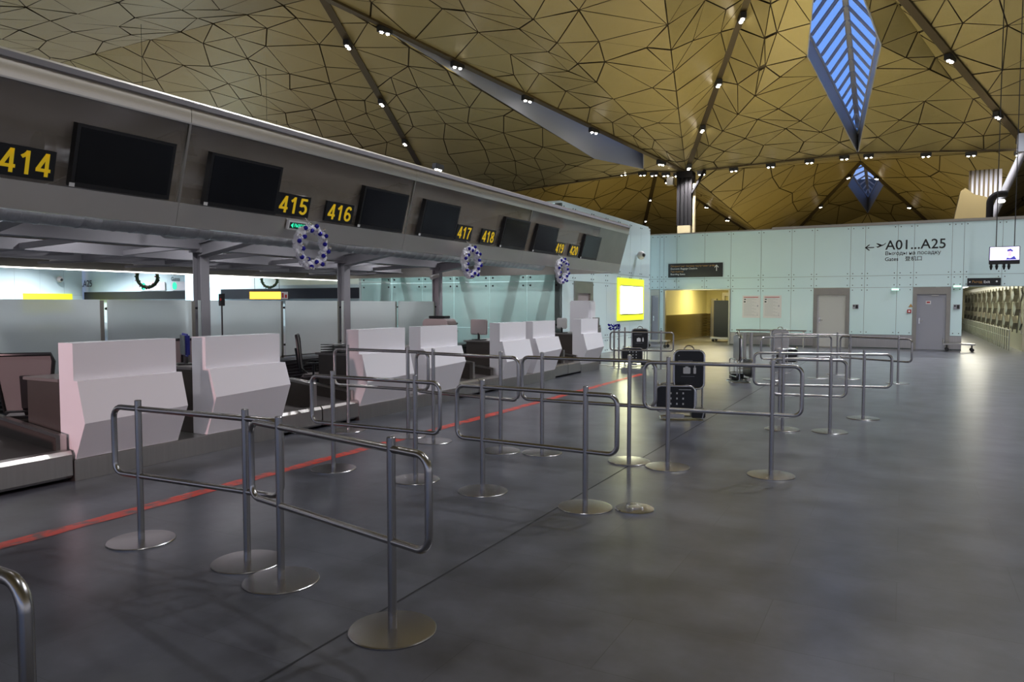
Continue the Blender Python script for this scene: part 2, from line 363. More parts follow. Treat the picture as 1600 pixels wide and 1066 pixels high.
def door(n, x0, x1, z1, y, m, frame='sheet', handle_left=True, fw=.13, leaf=True):
    f = MB(); f.box(x0, x0 + fw, y - .06, y + .08, 0, z1); f.box(x1 - fw, x1, y - .06, y + .08, 0, z1); f.box(x0 + fw, x1 - fw, y - .06, y + .08, z1 - .24, z1)
    o = struct(f.build('door_%d' % n, frame))
    if leaf:
        l = MB(); l.box(x0 + fw, x1 - fw, y - .01, y + .04, .01, z1 - .24, .004); L = l.build('door_leaf', m, o)
        hx = x0 + fw + .09 if handle_left else x1 - fw - .09
        sgn = 1 if handle_left else -1
        h = MB(); h.box(hx - .02, hx + .02, y - .02, y - .01, .92, 1.12); h.tube([(hx, y - .02, 1.02), (hx, y - .06, 1.02), (hx + sgn * .12, y - .06, 1.02)], .012, 8); h.build('door_handle', 'chrome', L)
        h = MB(); h.box((x0 + x1) / 2, (x0 + x1) / 2 + .22, y - .04, y - .01, z1 - .31, z1 - .27); h.build('door_closer', 'steel', L)
    return o
door(1, -3.05, -1.80, 2.22, 30.2, 'door')
d2 = door(2, .27, 1.44, 2.22, 30.2, 'doorgrey')
door(3, -9.45, -9.05, 2.22, 30.2, 'doorgrey', fw=.05)
# opening frames
f = MB(); f.box(-8.88, -8.80, 30.12, 30.3, 0, 2.23); f.box(-6.21, -6.15, 30.12, 30.3, 0, 2.23); f.box(-8.8, -6.21, 30.12, 30.3, 2.19, 2.23); struct(f.build('door_4', 'sheet'))
# inner door frame of the room
f = MB(); f.box(-8.1, -7.96, 37.7, 37.86, 0, 2.2); f.box(-7.0, -6.86, 37.7, 37.86, 0, 2.2); f.box(-7.96, -7.0, 37.7, 37.86, 2.02, 2.2); f.box(-8.6, -8.35, 37.6, 37.86, 0, 1.9)
struct(f.build('door_5', 'sheet'))
# door of the left block (faces +X)
f = MB(); f.box(-8.86, -8.74, 20.45, 20.70, 0, 2.31); f.box(-8.86, -8.74, 21.68, 21.93, 0, 2.31); f.box(-8.86, -8.74, 20.70, 21.68, 1.96, 2.31)
o = struct(f.build('door_6', 'sheet')); l = MB(); l.box(-8.86, -8.80, 20.70, 21.68, 0, 1.96); l.build('door_leaf', 'pink', o)

# ---- corridor behind the right opening
b = MB(); b.box(3.6, 3.75, 30.45, 58, 0, 2.6); b.box(1.5, 3.7, 58, 58.2, 0, 2.6); struct(b.build('wall_right', 'bronze'))
b = MB(); b.box(1.62, 1.72, 30.45, 58, 0, 2.6); struct(b.build('wall_passage', 'teal'))
b = MB(); b.box(1.6, 3.8, 30.45, 58, 2.5, 2.6); struct(b.build('ceiling_passage', 'bronze'))
b = MB()
for i in range(22):
    y0 = 30.9 + i * 1.2
    for r_, zc in enumerate((.95, 1.45, 1.95)):
        yy = y0 + (.6 if r_ % 2 else 0)
        b.prism([(3.6, yy - .42, zc), (3.6, yy, zc - .24), (3.6, yy + .12, zc), (3.6, yy, zc + .24)], (-.14 if (i + r_) % 2 else -.05, 0, 0))
    b.bar((3.585, y0 - .3, .6), (3.585, y0 + .9, 2.3), .03, .03); b.bar((3.585, y0 + .9, .6), (3.585, y0 - .3, 2.3), .03, .03)
struct(b.build('trim_5', 'sheet'))
b = MB()
for i in range(12): b.box(2.62, 2.74, 31 + i * 2.2, 32.9 + i * 2.2, 2.455, 2.495)
o = b.build('strip_lights', 'strip'); tag(o, 'row of white strip lights along the low corridor ceiling behind the right opening', 'strip light')
o.name = 'corridor_strip_light'
lamp('AREA', (2.65, 40, 2.44), 95, (1, .95, .75), .3, 18, (0, 0, 0), 'corridor_light')
b = MB(); b.tube([(3.25, 30.6, .72), (3.25, 55, .72)], .02, 8); b.tube([(3.25, 30.6, .45), (3.25, 55, .45)], .012, 8)
o = thing('corridor_handrail', 'low steel handrail on many posts along the patterned corridor wall', 'handrail', (0, 0, 0)); b.build('rail', 'steel', o)
pm = None
for i in range(36):
    if pm is None:
        b = MB(); b.tube([(0, 0, 0), (0, 0, .72)], .018, 8); pm = b.build('post', 'steel', o, loc=(3.25, 30.7, 0))
    else:
        c = pm.copy(); COL.objects.link(c); c.parent = o; c.location = (3.25, 30.7 + i * .68, 0)

# ================================================================== CEILING
P0 = V((-12.46, 47, 10.05)); P1 = V((5.6, 47, 9.7)); PM = V((-31.6, 47, 10.1)); PM2 = V((-50.5, 47, 10.1))
T = V((-2.56, 47, 10.3)); N = V((-3.5, 26, 15.8)); S = V((-21.76, 24, 14.5)); S2 = V((-41.5, 24, 14.5)); E1 = V((14, 26, 15)); P2 = V((24, 47, 9.7))
K = V((-6.62, 37.5, 11.7)); K2 = V((1.72, 40.21, 12))
VL = V((-3.97, 35, 12.45)); VR = V((-1.14, 35, 12.45)); NT = V((-2.7, 27.5, 15.4))
Ql = V((-17.6, 24, 14.2)); Qc = V((-13.0, 24, 12.9)); Qr = V((-7.3, 24, 12.8))
T1 = V((-15.07, 47, 10.31)); M0 = V((-24.75, 47, 9.72))
N2 = V((-3.3, 65, 12.92)); N2L = V((-19.95, 65, 13.39)); Pb0 = V((-11.56, 80, 7.22)); Pb1 = V((4.45, 80, 6.66)); PbM = V((-26.31, 80, 8.44))
D2l = V((-4.57, 71, 11.95)); D2r = V((-1.82, 71, 11.74)); D2t = V((-3.25, 78, 10.25)); PbR = V((20, 80, 7)); N2R = V((13, 65, 13.2)); N2M = V((-38, 65, 13.4)); PbM2 = V((-46, 80, 8.4))
# left leaf hole (seen edge on)
hS = P0.lerp(S, .93); hR = P0.lerp(S, .17); hL = V((-16.3, 41.0, 10.18)); hT = V((-14.96, 46, 10.27))
NEAR = 4
def nr(p, dz=0, y=NEAR): return V((p.x, y, p.z + dz))
facets = [
    (P0, K, N), (P0, T, K), (K, T, VL), (K, VL, NT), (K, NT, N),
    (P1, N, K2), (P1, K2, T), (K2, VR, T), (K2, NT, VR), (K2, N, NT),
    (P0, N, Qr), (P0, Qr, Qc), (P0, Qc, Ql), (P0, Ql, S),
    # left leaf: between valley S-P0, the slot and valley S-PM
    (S, hS, hL), (S, hL, PM), (hL, M0, PM), (hL, hT, M0), (hT, T1, M0),
    (P0, T1, hT), (P0, hT, hR),
    (S, PM, S2), (S2, PM, PM2),
    (N, P1, E1), (E1, P1, P2),
    # beyond the seam
    (P0, T, N2), (P0, N2, Pb0), (T, P1, N2), (N2, P1, Pb1), (P0, Pb0, N2L), (T1, P0, N2L), (M0, T1, N2L), (PM, M0, N2L), (PM, N2L, PbM), (N2L, Pb0, PbM),
    (N2, D2l, Pb0), (D2l, D2t, Pb0), (N2, Pb1, D2r), (D2r, Pb1, D2t), (Pb0, D2t, Pb1),
    (P1, P2, N2R), (P1, N2R, Pb1), (N2R, PbR, Pb1), (PM2, PM, N2M), (PM, PbM, N2M), (N2M, PbM, PbM2), (PM2, N2M, PbM2), (P2, PbR, N2R),
]
# near side of the hall, running back over the camera
nrow = [V((-62, 24, 13)), S2, S, Ql, Qc, Qr, N, E1, V((26, 26, 12))]
nrow2 = [V((-62, 5, 10.5)), V((-40, 4, 11.5)), V((-24, 6, 11.9)), V((-17.6, 4, 13.4)), V((-13, 4, 12.3)), V((-7, 5, 13.4)), V((-2.5, 5, 12.4)), V((10, 5, 13.4)), V((26, 5, 11))]
nrow3 = [V((p.x, -12, 10.6 + (i % 2) * 1.4)) for i, p in enumerate(nrow2)]
nrow4 = [V((p.x, -36, 10.6 + ((i + 1) % 2) * 1.4)) for i, p in enumerate(nrow2)]
for r_, z_ in ((nrow, 12), (nrow2, 11), (nrow3, 11), (nrow4, 11)): r_.append(V((60, r_[-1].y, z_)))
for ra, rb in ((nrow, nrow2), (nrow2, nrow3), (nrow3, nrow4)):
    for i in range(len(ra) - 1):
        if i % 2: facets += [(ra[i], ra[i + 1], rb[i]), (ra[i + 1], rb[i + 1], rb[i])]
        else: facets += [(ra[i], ra[i + 1], rb[i + 1]), (ra[i], rb[i + 1], rb[i])]
facets += [(V((-62, 24, 13)), S2, PM2), (E1, P2, V((26, 26, 12))), (V((26, 26, 12)), P2, V((60, 26, 12))), (P2, V((60, 47, 11)), V((60, 26, 12))), (V((-62, 24, 13)), PM2, V((-75, 47, 11)))]
cache = {}
def edge_pts(a, b_, step):
    k = tuple(sorted((tuple(round(v, 3) for v in a), tuple(round(v, 3) for v in b_))))
    if k not in cache:
        p, q = V(k[0]), V(k[1]); n = max(1, int(round((p - q).length / step)))
        cache[k] = [p.lerp(q, i / n) for i in range(n + 1)]
    l = cache[k]
    return l if (l[0] - a).length < .01 else l[::-1]
pan = MB(); bak = MB()
for tri in facets:
    nrm = (tri[1] - tri[0]).cross(tri[2] - tri[0]).normalized()
    if nrm.z > 0: tri = (tri[0], tri[2], tri[1]); nrm = -nrm
    c = (tri[0] + tri[1] + tri[2]) / 3
    step = 2.2 if c.y < 50 else 3.0
    u = (tri[1] - tri[0]).normalized(); v = nrm.cross(u)
    b3 = []
    for i in range(3): b3 += edge_pts(tri[i], tri[(i + 1) % 3], step)[:-1]
    pts = [((p - tri[0]).dot(u), (p - tri[0]).dot(v)) for p in b3]; nb = len(pts)
    rnd = random.Random(int(c.x * 31 + c.y * 17)); xs_ = [p[0] for p in pts]; ys_ = [p[1] for p in pts]
    T2 = [(((q - tri[0]).dot(u)), ((q - tri[0]).dot(v))) for q in tri]
    def dist_in(p):
        d = 1e9
        for i in range(3):
            a, q = T2[i], T2[(i + 1) % 3]; e = (q[0] - a[0], q[1] - a[1]); L_ = math.hypot(*e)
            d = min(d, ((e[0]) * (p[1] - a[1]) - (e[1]) * (p[0] - a[0])) / L_)
        return d
    y_ = min(ys_) + step * .4; row = 0
    while y_ < max(ys_):
        x_ = min(xs_) + (step * .5 if row % 2 else 0)
        while x_ < max(xs_):
            q = (x_ + rnd.uniform(-.2, .2) * step, y_ + rnd.uniform(-.2, .2) * step)
            if dist_in(q) > step * .42: pts.append(q)
            x_ += step
        y_ += step * .87; row += 1
    res = geometry.delaunay_2d_cdt([V(p) for p in pts], [(i, (i + 1) % nb) for i in range(nb)], [], 1, 1e-4)
    tilt = 0.018
    for fc in res[2]:
        q2 = [res[0][i] for i in fc]
        q3 = [tri[0] + u * p.x + v * p.y for p in q2]
        if len(q3) != 3: continue
        cc = (q3[0] + q3[1] + q3[2]) / 3
        a_, b_, c_ = [(q3[(i + 1) % 3] - q3[i]).length for i in range(3)]
        ar = (q3[1] - q3[0]).cross(q3[2] - q3[0]).length / 2; rin = 2 * ar / (a_ + b_ + c_ + 1e-6)
        if rin < .05: continue
        k = max(0.3, 1 - (.027 if c.y < 50 else .038) / rin)
        w_ = [cc + (p - cc) * k + nrm * rnd.uniform(-tilt, tilt) for p in q3]
        vs = [pan.b.verts.new(p) for p in w_]; fce = pan.b.faces.new(vs); fce.normal_update()
        if fce.normal.z > 0: fce.normal_flip()
    up = V((0, 0, .10))
    bak.poly([p + up for p in tri]); 
def raw_build(mb, name, m, parent=None):
    me = bpy.data.meshes.new(name); mb.b.to_mesh(me); mb.b.free(); me.materials.append(M[m]); o = bpy.data.objects.new(name, me); COL.objects.link(o); o.parent = parent; return o
ceil = struct(raw_build(pan, 'ceiling', 'gold')); raw_build(bak, 'backing_layer', 'back', ceil)

from mathutils.bvhtree import BVHTree
CB = BVHTree.FromPolygons([v.co.copy() for v in ceil.children[0].data.vertices], [tuple(p.vertices) for p in ceil.children[0].data.polygons])
def ceil_z(x, y):
    h = CB.ray_cast(V((x, y, 5)), V((0, 0, 1))); return h[0].z if h[0] else 12
# dark channels along the valleys, carrying the spotlights
b = MB()
def channel(p, q, w=.26, h=.16, dz=-.02): b.bar(p + V((0, 0, dz)), q + V((0, 0, dz)), w, h)
for p, q in ((P0, N), (P1, N), (P0, S), (PM, S), (N2, Pb0), (N2, Pb1), (N2L, Pb0), (N2L, PbM)): channel(p, q, .34)
for p, q in ((P0, T), (T, P1), (T1, P0), (M0, T1), (PM, M0)): channel(p, q, .12, .10)
b.build('valley_channel', 'frame', ceil)
# skylights: reveal walls, glazing, rafters
def skylight(n, ring, ridge_a, ridge_b, h, nraf, rw=.055, rim=True):
    up = V((0, 0, h)); b = MB(); k = len(ring)
    for i in range(k):
        p, q = ring[i], ring[(i + 1) % k]
        d = (q - p).normalized(); out = d.cross(V((0, 0, 1))).normalized() * .05
        b.prism([p, q, q + up, p + up], out)
    o = struct(b.build('window_%d' % n, 'reveal'))
    g = MB(); r_ = MB(); top = [p + up for p in ring]     # ring order: near tip, right, far tip, left
    nt_, rt_, ft_, lf_ = top
    for side in (rt_, lf_):
        g.poly([nt_, side, ridge_a]); g.poly([side, ridge_b, ridge_a]); g.poly([side, ft_, ridge_b])
    g.build('glazing', 'skyglass', o)
    r_.bar(ridge_a, ridge_b, .24, .2)
    def eave(side, t, ys):
        a, bb = (nt_, side) if ys < side.y else (side, ft_)
        s_ = (ys - a.y) / (bb.y - a.y); s_ = min(1, max(0, s_)); return a.lerp(bb, s_)
    for i in range(nraf + 1):
        t = i / nraf; yy = nt_.y + (ft_.y - nt_.y) * t
        for side in (rt_, lf_):
            e = eave(side, t, yy); tt = min(1, max(0, (yy - ridge_a.y) / (ridge_b.y - ridge_a.y))); rg = ridge_a.lerp(ridge_b, tt)
            if (e - rg).length > .25:
                r_.bar(e, rg, rw, .09); o_ = V((0, .26, .0)); r_.bar(e + o_ * .8 + (rg - e).normalized() * .1, rg + o_, rw, .09)
    for side in (rt_, lf_): r_.bar(nt_, side, .1, .14); r_.bar(side, ft_, .1, .14)
    r_.build('rafter', 'paint', o)
    return o
skylight(1, [NT, VR, T, VL], V((-2.62, 27.5, 17.6)), V((-2.56, 46.6, 11.7)), 1.0, 20)
skylight(2, [N2, D2r, D2t, D2l], N2 + V((0, .2, 2.2)), D2t + V((0, -.2, 2.0)), 1.4, 12, .09)
skylight(3, [hS, hR, hT, hL], hS + V((0, .2, 2.4)), hT + V((0, -.2, 2.2)), 1.7, 18)

# ceiling spotlights
spot0 = None; cnt = 0
def spot_thing(loc, dirv, label, group, energy=0, s=1.0):
    global spot0, cnt
    ang = math.atan2(dirv.y, dirv.x)
    if spot0 is None:
        t = thing('ceiling_spotlight', label, 'spotlight', loc, ang, group)
        q = MB(); q.box(-.34, .34, -.13, .13, -.10, .16, .02); q.build('housing', 'dark', t)
        l = MB(); l.lathe([(0, -.15), (.062, -.145), (.075, -.10)], (-.16, 0, 0), 16); ln = l.build('lens', 'lens', t, True)
        c = ln.copy(); COL.objects.link(c); c.parent = t; c.location = (.32, 0, 0)
        spot0 = t
    else:
        t = copy_tree(spot0); t.location = loc; t.rotation_euler = (0, 0, ang); t['label'] = label; t['group'] = group
    t.scale = (s, s, s); cnt += 1
    if energy: lamp('SPOT', V(loc) + V((0, 0, -.30)), energy, (.92, .94, 1), .12, name="spotlight_beam", angle=116)
LINES = [
    (P0, N, (.05, .26, .46, .68), 'on the seam rising from the dark column head', 2300),
    (P1, N, (.06, .20, .45, .68), 'on the right seam above the hanging television', 2300),
    (P0, S, (.10, .34, .54, .72, .88), 'on the long edge by the slot skylight', 1000),
    (PM, S, (.20, .40, .62, .86), 'on the seam running to the counter canopy', 900),
    (P0, T, (.10, .30, .52, .74, .93), 'on the level seam left of the skylight tip', 0),
    (T, P1, (.07, .42, .68, .95), 'on the level seam right of the skylight tip', 0),
    (P0, T1, (.2, .5, .8, 1.1, 1.6), 'on the level seam left of the column head', 0),
    (N2, Pb0, (.12, .42, .72), 'on the far seam left of the small skylight', 0),
    (N2, Pb1, (.14, .45, .78), 'on the far seam right of the small skylight', 0),
    (N2L, Pb0, (.08, .22, .38, .55, .75), 'on the far seam passing behind the column', 0),
    (N2L, PbM, (.3, .6, .85), 'on the far seam left of the column', 0)]
ordn = ['first', 'second', 'third', 'fourth', 'fifth']
for p, q, ts, where, en in LINES:
    for i, t in enumerate(ts):
        far = en == 0
        spot_thing(p.lerp(q, t) + V((0, 0, -.22)), q - p, 'twin spotlight %s, %s from the left' % (where, ordn[i] if q.x > p.x else ordn[len(ts) - 1 - i]), 'ceiling spotlights', en, 1.0 if not far else .8)
# unseen spotlights added over the near hall to light floor and counters
for (x, y, z, e) in ((-2, 2, 11.4, 140), (4, 10, 11.9, 520), (-13, 6, 12, 200), (3, 18, 13, 2300), (9, 26, 13.6, 1500), (0, 14, 12.2, 1350), (-30, 9, 9, 500)):
    spot_thing((x, y, ceil_z(x, y) - .22), V((0, 1, 0)), 'added twin spotlight, out of view high over the hall near the camera', 'added spotlights out of view', e)

for x, y, e in ((-30, 22, 1200), (-45, 35.5, 2600), (-59, 34, 3200), (-59, 24, 1500), (-55, 35.5, 2000), (-20, 30, 700), (-22, 12, 350)):  # spotlights added below the ceiling to light the far hall
    spot_thing((x, y, 8.2), V((0, 1, 0)), 'added twin spotlight over the far left hall, hidden by the canopy', 'added spotlights out of view', e)
# fill spots added under the canopy roof, with no fittings
for i, y in enumerate((2.0, 5.2, 8.4, 11.6, 14.8, 18.0)):
    for x in (-8.0, -10.4, -13.2):
        lamp('SPOT', (x, y, 3.5), 34, (.97, .97, 1), .05, name='canopy_fill_light', angle=165)
# column under the ceiling node
t = thing('roof_column', 'tall roof column with black ribbed head and beige shaft rising behind the green wall', 'column', (P0.x, P0.y, 0))
b = MB(); b.box(-.42, .42, -.42, .42, 0, 6.6, .03); b.build('shaft', 'pillar', t)
b = MB()
for x in (-.38, -.13, .13, .38): b.box(x - .09, x + .09, -.4, .4, 6.6, 9.9)
b.box(-.3, .3, -.3, .3, 6.6, 9.9); b.box(-.5, .5, -.45, .45, 9.6, 10.0); b.build('column_head', 'darkcol', t)
b = MB(); b.tube([(.62, -.3, 0), (.62, -.3, 9.2)], .10, 10); b.build('downpipe', 'pillar', t)
b = MB(); b.box(-1.1, -.7, -.5, -.1, 9.2, 9.7); b.build('loudspeaker', 'steel', t)
b = MB(); b.bar((.5, -.4, 8.6), (1.3, -.4, 10.0), .25, .12); b.build('bracket', 'darkcol', t)
# right hand strut, bent pipe, bulkhead with louvred window
t = thing('leaning_strut', 'thick grey strut leaning at the right edge above the television', 'strut', (0, 0, 0))
b = MB(); b.tube([(4.75, 40, 9.0), (3.3, 40, 5.2)], .16, 12); b.build('pole', 'paint', t, True)
b = MB(); b.box(4.3, 4.9, 39.8, 40.2, 8.4, 9.2); b.build('bracket', 'reveal', t)
t = thing('bent_air_pipe', 'short dark pipe bending right over the top of the green wall', 'pipe', (0, 0, 0))
b = MB(); b.tube([(3.0, 36, 2.62), (3.0, 36, 5.75)] + arc((3.35, 36, 5.75), .35, R(180), R(90), (1, 0, 0), (0, 0, 1)) + [(3.6, 36, 6.1)], .13, 12); b.build('pipe', 'darkcol', t, True)
b = MB(); b.box(3.25, 3.5, 35.7, 35.85, 5.72, 5.84, .03); b.build('lamp_head', 'strip', t)
t = thing('wall_bulkhead', 'golden rounded bulkhead under a row of grey louvres at the right', 'bulkhead', (0, 0, 0))
b = MB(); b.prism([(1.9, 44, 2.65), (2.1, 44, 5.7), (2.4, 44, 7.35), (2.6, 44, 7.5), (3.0, 44, 7.15), (3.5, 44, 7.0), (3.7, 44, 6.8), (3.75, 44, 6.5), (3.75, 44, 2.65)], (0, 1.6, 0)); b.build('casing', 'casing', t)
b = MB(); b.box(2.85, 4.3, 45.7, 45.8, 7.1, 8.6); b.build('louvre_backing', 'paint', t)
for i in range(7):
    b = MB(); b.box(2.88 + i * .2, 2.96 + i * .2, 45.62, 45.69, 7.15, 8.6); b.build('louvre', 'frame', t)

# ================================================================== CANOPY
CX0, CZ0 = -6.9, 2.466
U = V((.27, 0, 1)).normalized(); NO = V((1, 0, -.27)).normalized(); YA = V((0, 1, 0))
def CP(y, s, o=0): return V((CX0, y, CZ0)) + U * s + NO * o
def cbox(B, y0, y1, s0, s1, o0, o1):
    B.prism([CP(y0, s0, o0), CP(y1, s0, o0), CP(y1, s1, o0), CP(y0, s1, o0)], NO * (o1 - o0)); return B
Y0c, Y1c = -4.0, 19.1
can = thing('counter_canopy', 'long steel and smoked glass canopy running above the check-in counters', 'canopy', (0, 0, 0))
joints = [Y0c, 1.27, 5.29, 9.3, 13.3, 17.1, Y1c]
def curved(prof, a, c, B):
    back = [V(p) + V((-.05, 0, 0)) for p in prof][::-1]
    B.prism([V((p[0], a, p[1] if len(p) == 2 else p[2])) for p in list(prof)] + [V((p.x, a, p.z)) for p in back], (0, c - a, 0))
t0 = CP(0, 1.09, .02); top_prof = []
for k in range(9):
    f_ = k / 8; top_prof.append((t0.x + .035 * math.sin(f_ * math.pi * .55) - .07 * f_ ** 1.6, 0, t0.z + f_ * .245))
b = MB()
for a, c in zip(joints, joints[1:]): curved(top_prof, a + .003, c - .003, b)
for a, c in zip(joints, joints[1:]): b.prism([CP(a, 1.09, .02), CP(a, 1.09, .05), CP(a, 1.075, .05), CP(a, 1.075, .02)], (0, c - a, 0))
b.build('upper_fascia', 'fascia', can, True)
low_prof = [tuple(CP(0, .25 * k / 8, .020)) for k in range(9)]
b = MB()
for a, c in zip(joints, joints[1:]): curved([(p[0], 0, p[2]) for p in low_prof], a + .003, c - .003, b)
b.prism([CP(Y0c, 0, -.03), CP(Y0c, 0, .02), CP(Y0c, 0, .02) + V((-.35, 0, .03)), CP(Y0c, 0, -.03) + V((-.35, 0, .03))], (0, Y1c - Y0c, 0))
b.build('lower_fascia', 'fascia', can)
for a, c in ((Y0c, 1.27), (1.27, 5.29), (5.29, 9.3), (9.3, 13.3), (13.3, 17.1)):
    b = MB(); cbox(b, a + .02, c - .02, .25, 1.08, -.012, 0); b.build('glass_panel', 'smoked', can)
for a in (1.27, 5.29, 9.3, 13.3):
    b = MB(); cbox(b, a - .014, a + .014, .25, 1.08, -.04, .015); b.build('mullion', 'sheet', can)
b = MB(); cbox(b, 17.1, Y1c, .25, 1.08, -.02, .0); b.build('end_panel', 'sheet', can)
# end face, mirrored far side, roof
b = MB()
XF = -23.7 - CX0 * 1.0      # mirrored bottom edge
b.prism([CP(Y1c, 0), CP(Y1c, 1.3), V((-23.7, Y1c, 0)) + V((-CP(0, 1.3).x, 0, CP(0, 1.3).z)), V((-16.8, Y1c, CZ0))], (0, .04, 0))
b.build('end_face', 'sheet', can)
b = MB(); zt = CP(0, 1.3).z; b.box(-17.2, CP(0, 1.3).x - .01, Y0c, Y1c, zt - .05, zt); b.build('roof_deck', 'paint', can)
b = MB(); b.prism([(-16.8, Y0c, 2.43), (-16.86, Y0c, 2.43), (-17.2, Y0c, zt), (-17.14, Y0c, zt)], (0, Y1c - Y0c, 0)); b.build('rear_fascia', 'sheet', can)
b = MB(); b.box(-16.8, -16.74, Y0c, Y1c, 2.40, 2.425); b.build('rear_lit_edge', 'strip', can)  # glowing strip standing in for the brightly lit rear canopy edge
for x, z, w, h in ((-11.85, 2.80, .16, .26), (-14.2, 2.72, .12, .2), (-15.6, 2.66, .12, .2), (-9.6, 3.3, .1, .16)):
    b = MB(); b.box(x - w / 2, x + w / 2, Y0c, Y1c - .02, z - h / 2, z + h / 2); b.box(x - w / 2 - .05, x + w / 2 + .05, Y0c, Y1c - .02, z - h / 2 - .012, z - h / 2); b.build('long_beam', 'paint', can)
for y in [-2.4 + 2.01 * i for i in range(11)]:
    b = MB(); b.bar((-11.85, y, 2.76), (-16.7, y + .0, 2.58), .08, .10); b.build('rear_bracket', 'paint', can)
    b = MB(); b.bar((-14.2, y + 1, 2.6), (-16.5, y - .4, 2.52), .04, .05); b.build('tie_rod', 'paint', can)
for i, y in enumerate((1.6, 5.63, 9.65, 13.7, 17.7)):
    L = ['just outside the left edge of the picture', 'at the left edge of the picture under the canopy', 'behind the second white counter', 'above the third white counter', 'behind the fourth white counter, farthest of the row'][i]
    t = thing('canopy_column', 'grey steel canopy column ' + L, 'column', (-11.85, y, 0), group='canopy columns')
    b = MB(); b.box(-.10, .10, -.012, .012, 0, 2.66); b.box(-.11, -.095, -.10, .10, 0, 2.66); b.box(.095, .11, -.10, .10, 0, 2.66); b.box(-.15, .15, -.15, .15, 2.60, 2.67); b.build('shaft', 'paint', t)
    b = MB(); b.bar((.1, 0, 2.66), (4.75, 0, 3.42), .16, .22); b.bar((.1, 0, 2.545), (4.75, 0, 3.305), .26, .02); b.bar((.1, 0, 2.775), (4.75, 0, 3.535), .26, .02); b.build('cantilever_arm', 'paint', t)
    if i == 4:
        b = MB(); b.tube([(.1, -.1, 2.45), (.02, -.34, 2.36)], .06, 12); b.build('security_camera', 'door', t)
# ducts
def duct(pts, r, label):
    t = thing('air_duct', label, 'duct', (0, 0, 0))
    p, q = V(pts[0]), V(pts[-1]); L = (q - p).length; n = int(L / .24); P_, R_ = [p], [r]; d = (q - p).normalized()
    for i in range(n):      # raised spiral seams are part of the pipe's own surface
        c = p.lerp(q, (i + .5) / n)
        for o_, rr_ in ((-.016, r), (-.008, r + .006), (.008, r + .006), (.016, r)): P_.append(c + d * o_); R_.append(rr_)
    P_.append(q); R_.append(r)
    b = MB(); b.tube(P_, R_, 20); b.build('pipe', 'duct', t, True); return t
duct([(-9, -3, 2.73), (-9, 18.6, 2.73)], .165, 'long silver spiral air duct hanging under the canopy above the counters')
for a, c, w_ in ((-2, 4.4, 'nearest the camera, above the first counter'), (5.0, 8.2, 'second from the camera, over the exit sign'), (8.8, 13.0, 'third from the camera, over the fourth counter'), (13.5, 17.4, 'fourth and farthest, over the sixth counter')):
    duct([(-8.85, a, 3.46), (-8.85, c, 3.46)], .15, 'silver duct piece behind the smoked canopy glass, ' + w_)['group'] = 'duct pieces behind the canopy glass'
# round ceiling speakers under canopy
for i, (x, y) in enumerate(((-10.9, 8.4), (-10.1, 6.6), (-10.1, 14.6))):
    b = MB(); b.lathe([(0, -.05), (.2, -.04), (.26, 0), (.1, .08), (0, .1)], (x, y, 2.78 if i < 2 else 2.76), 20)
    b.tube([(x, y, 2.80), (x, y, 3.67)], .012, 6)
    tag(b.build('dish_lamp', 'door', smooth=True), ['small pale dish lamp beside the beam under the canopy at far left', 'pale dish lamp hugging the spiral duct at left', 'pale dish lamp beyond the second column, over the fourth counter'][i], 'lamp')

# screens
screens = [(4.09, 'right of the sign 414'), (5.55, 'left of the sign 415'), (8.10, 'right of the sign 416'), (9.56, 'left of the sign 417'), (12.18, 'right of the sign 418'), (13.56, 'left of the sign 419'), (16.08, 'right of the sign 420')]
sc0 = None
for y, where in screens:
    lab = 'black blank display screen mounted on the canopy ' + where
    if sc0 is None:
        t = thing('display_screen', lab, 'screen', CP(y, .27, .02), group='display screens')
        def lp(a, s, o): return YA * a + U * s + NO * o
        b = MB(); b.prism([lp(0, 0, 0), lp(1.02, 0, 0), lp(1.02, .575, 0), lp(0, .575, 0)], NO * .07); b.build('casing', 'black', t)
        b = MB(); b.prism([lp(.035, .045, .07), lp(.985, .045, .07), lp(.985, .545, .07), lp(.035, .545, .07)], NO * .003); b.build('display', 'screen', t)
        b = MB(); b.prism([lp(-.015, 0, .072), lp(.035, 0, .072), lp(.035, .035, .072), lp(-.015, .035, .072)], NO * .003); b.build('sticker', 'signwhite', t)
        sc0 = t
    else:
        t = copy_tree(sc0); t.location = CP(y, .27, .02); t['label'] = lab
# number signs
for y, num, w in ((3.46, '414', .50), (6.60, '415', .56), (7.46, '416', .54), (10.67, '417', .49), (11.50, '418', .49), (14.68, '419', .46), (15.45, '420', .50)):
    t = thing('counter_number_sign', 'black sign with yellow digits %s on the canopy' % num, 'sign', CP(y, .285, .02), group='counter number signs')
    b = MB(); b.prism([V((0, 0, 0)), YA * w, YA * w + U * .265, U * .265], NO * .03); b.build('board', 'signblack', t)
    digits(num, .205, w * .84, plane_mtx(YA * (w * .08) + U * .03 + NO * .031, YA, U), 'yellow', t)
# small exit sign
t = thing('exit_sign', 'small framed green exit arrow sign under the number 415', 'sign', CP(6.83, .115, .034))
b = MB(); b.prism([V((0, 0, 0)), YA * .31, YA * .31 + U * .115, U * .115], NO * .04); b.build('frame', 'signwhite', t)
b = MB(); b.prism([YA * .02 + U * .02 + NO * .04, YA * .29 + U * .02 + NO * .04, YA * .29 + U * .095 + NO * .04, YA * .02 + U * .095 + NO * .04], NO * .003); b.build('face', 'signblack', t)
b = MB(); b.prism([YA * .035 + U * .057 + NO * .044, YA * .075 + U * .025 + NO * .044, YA * .075 + U * .09 + NO * .044], NO * .003); b.build('arrow', 'exit', t)
text('ВЫХОД', 'lettering', 'exit', .06, plane_mtx(YA * .095 + U * .038 + NO * .044, YA, U), t, .001, .001, 'LEFT', .8)
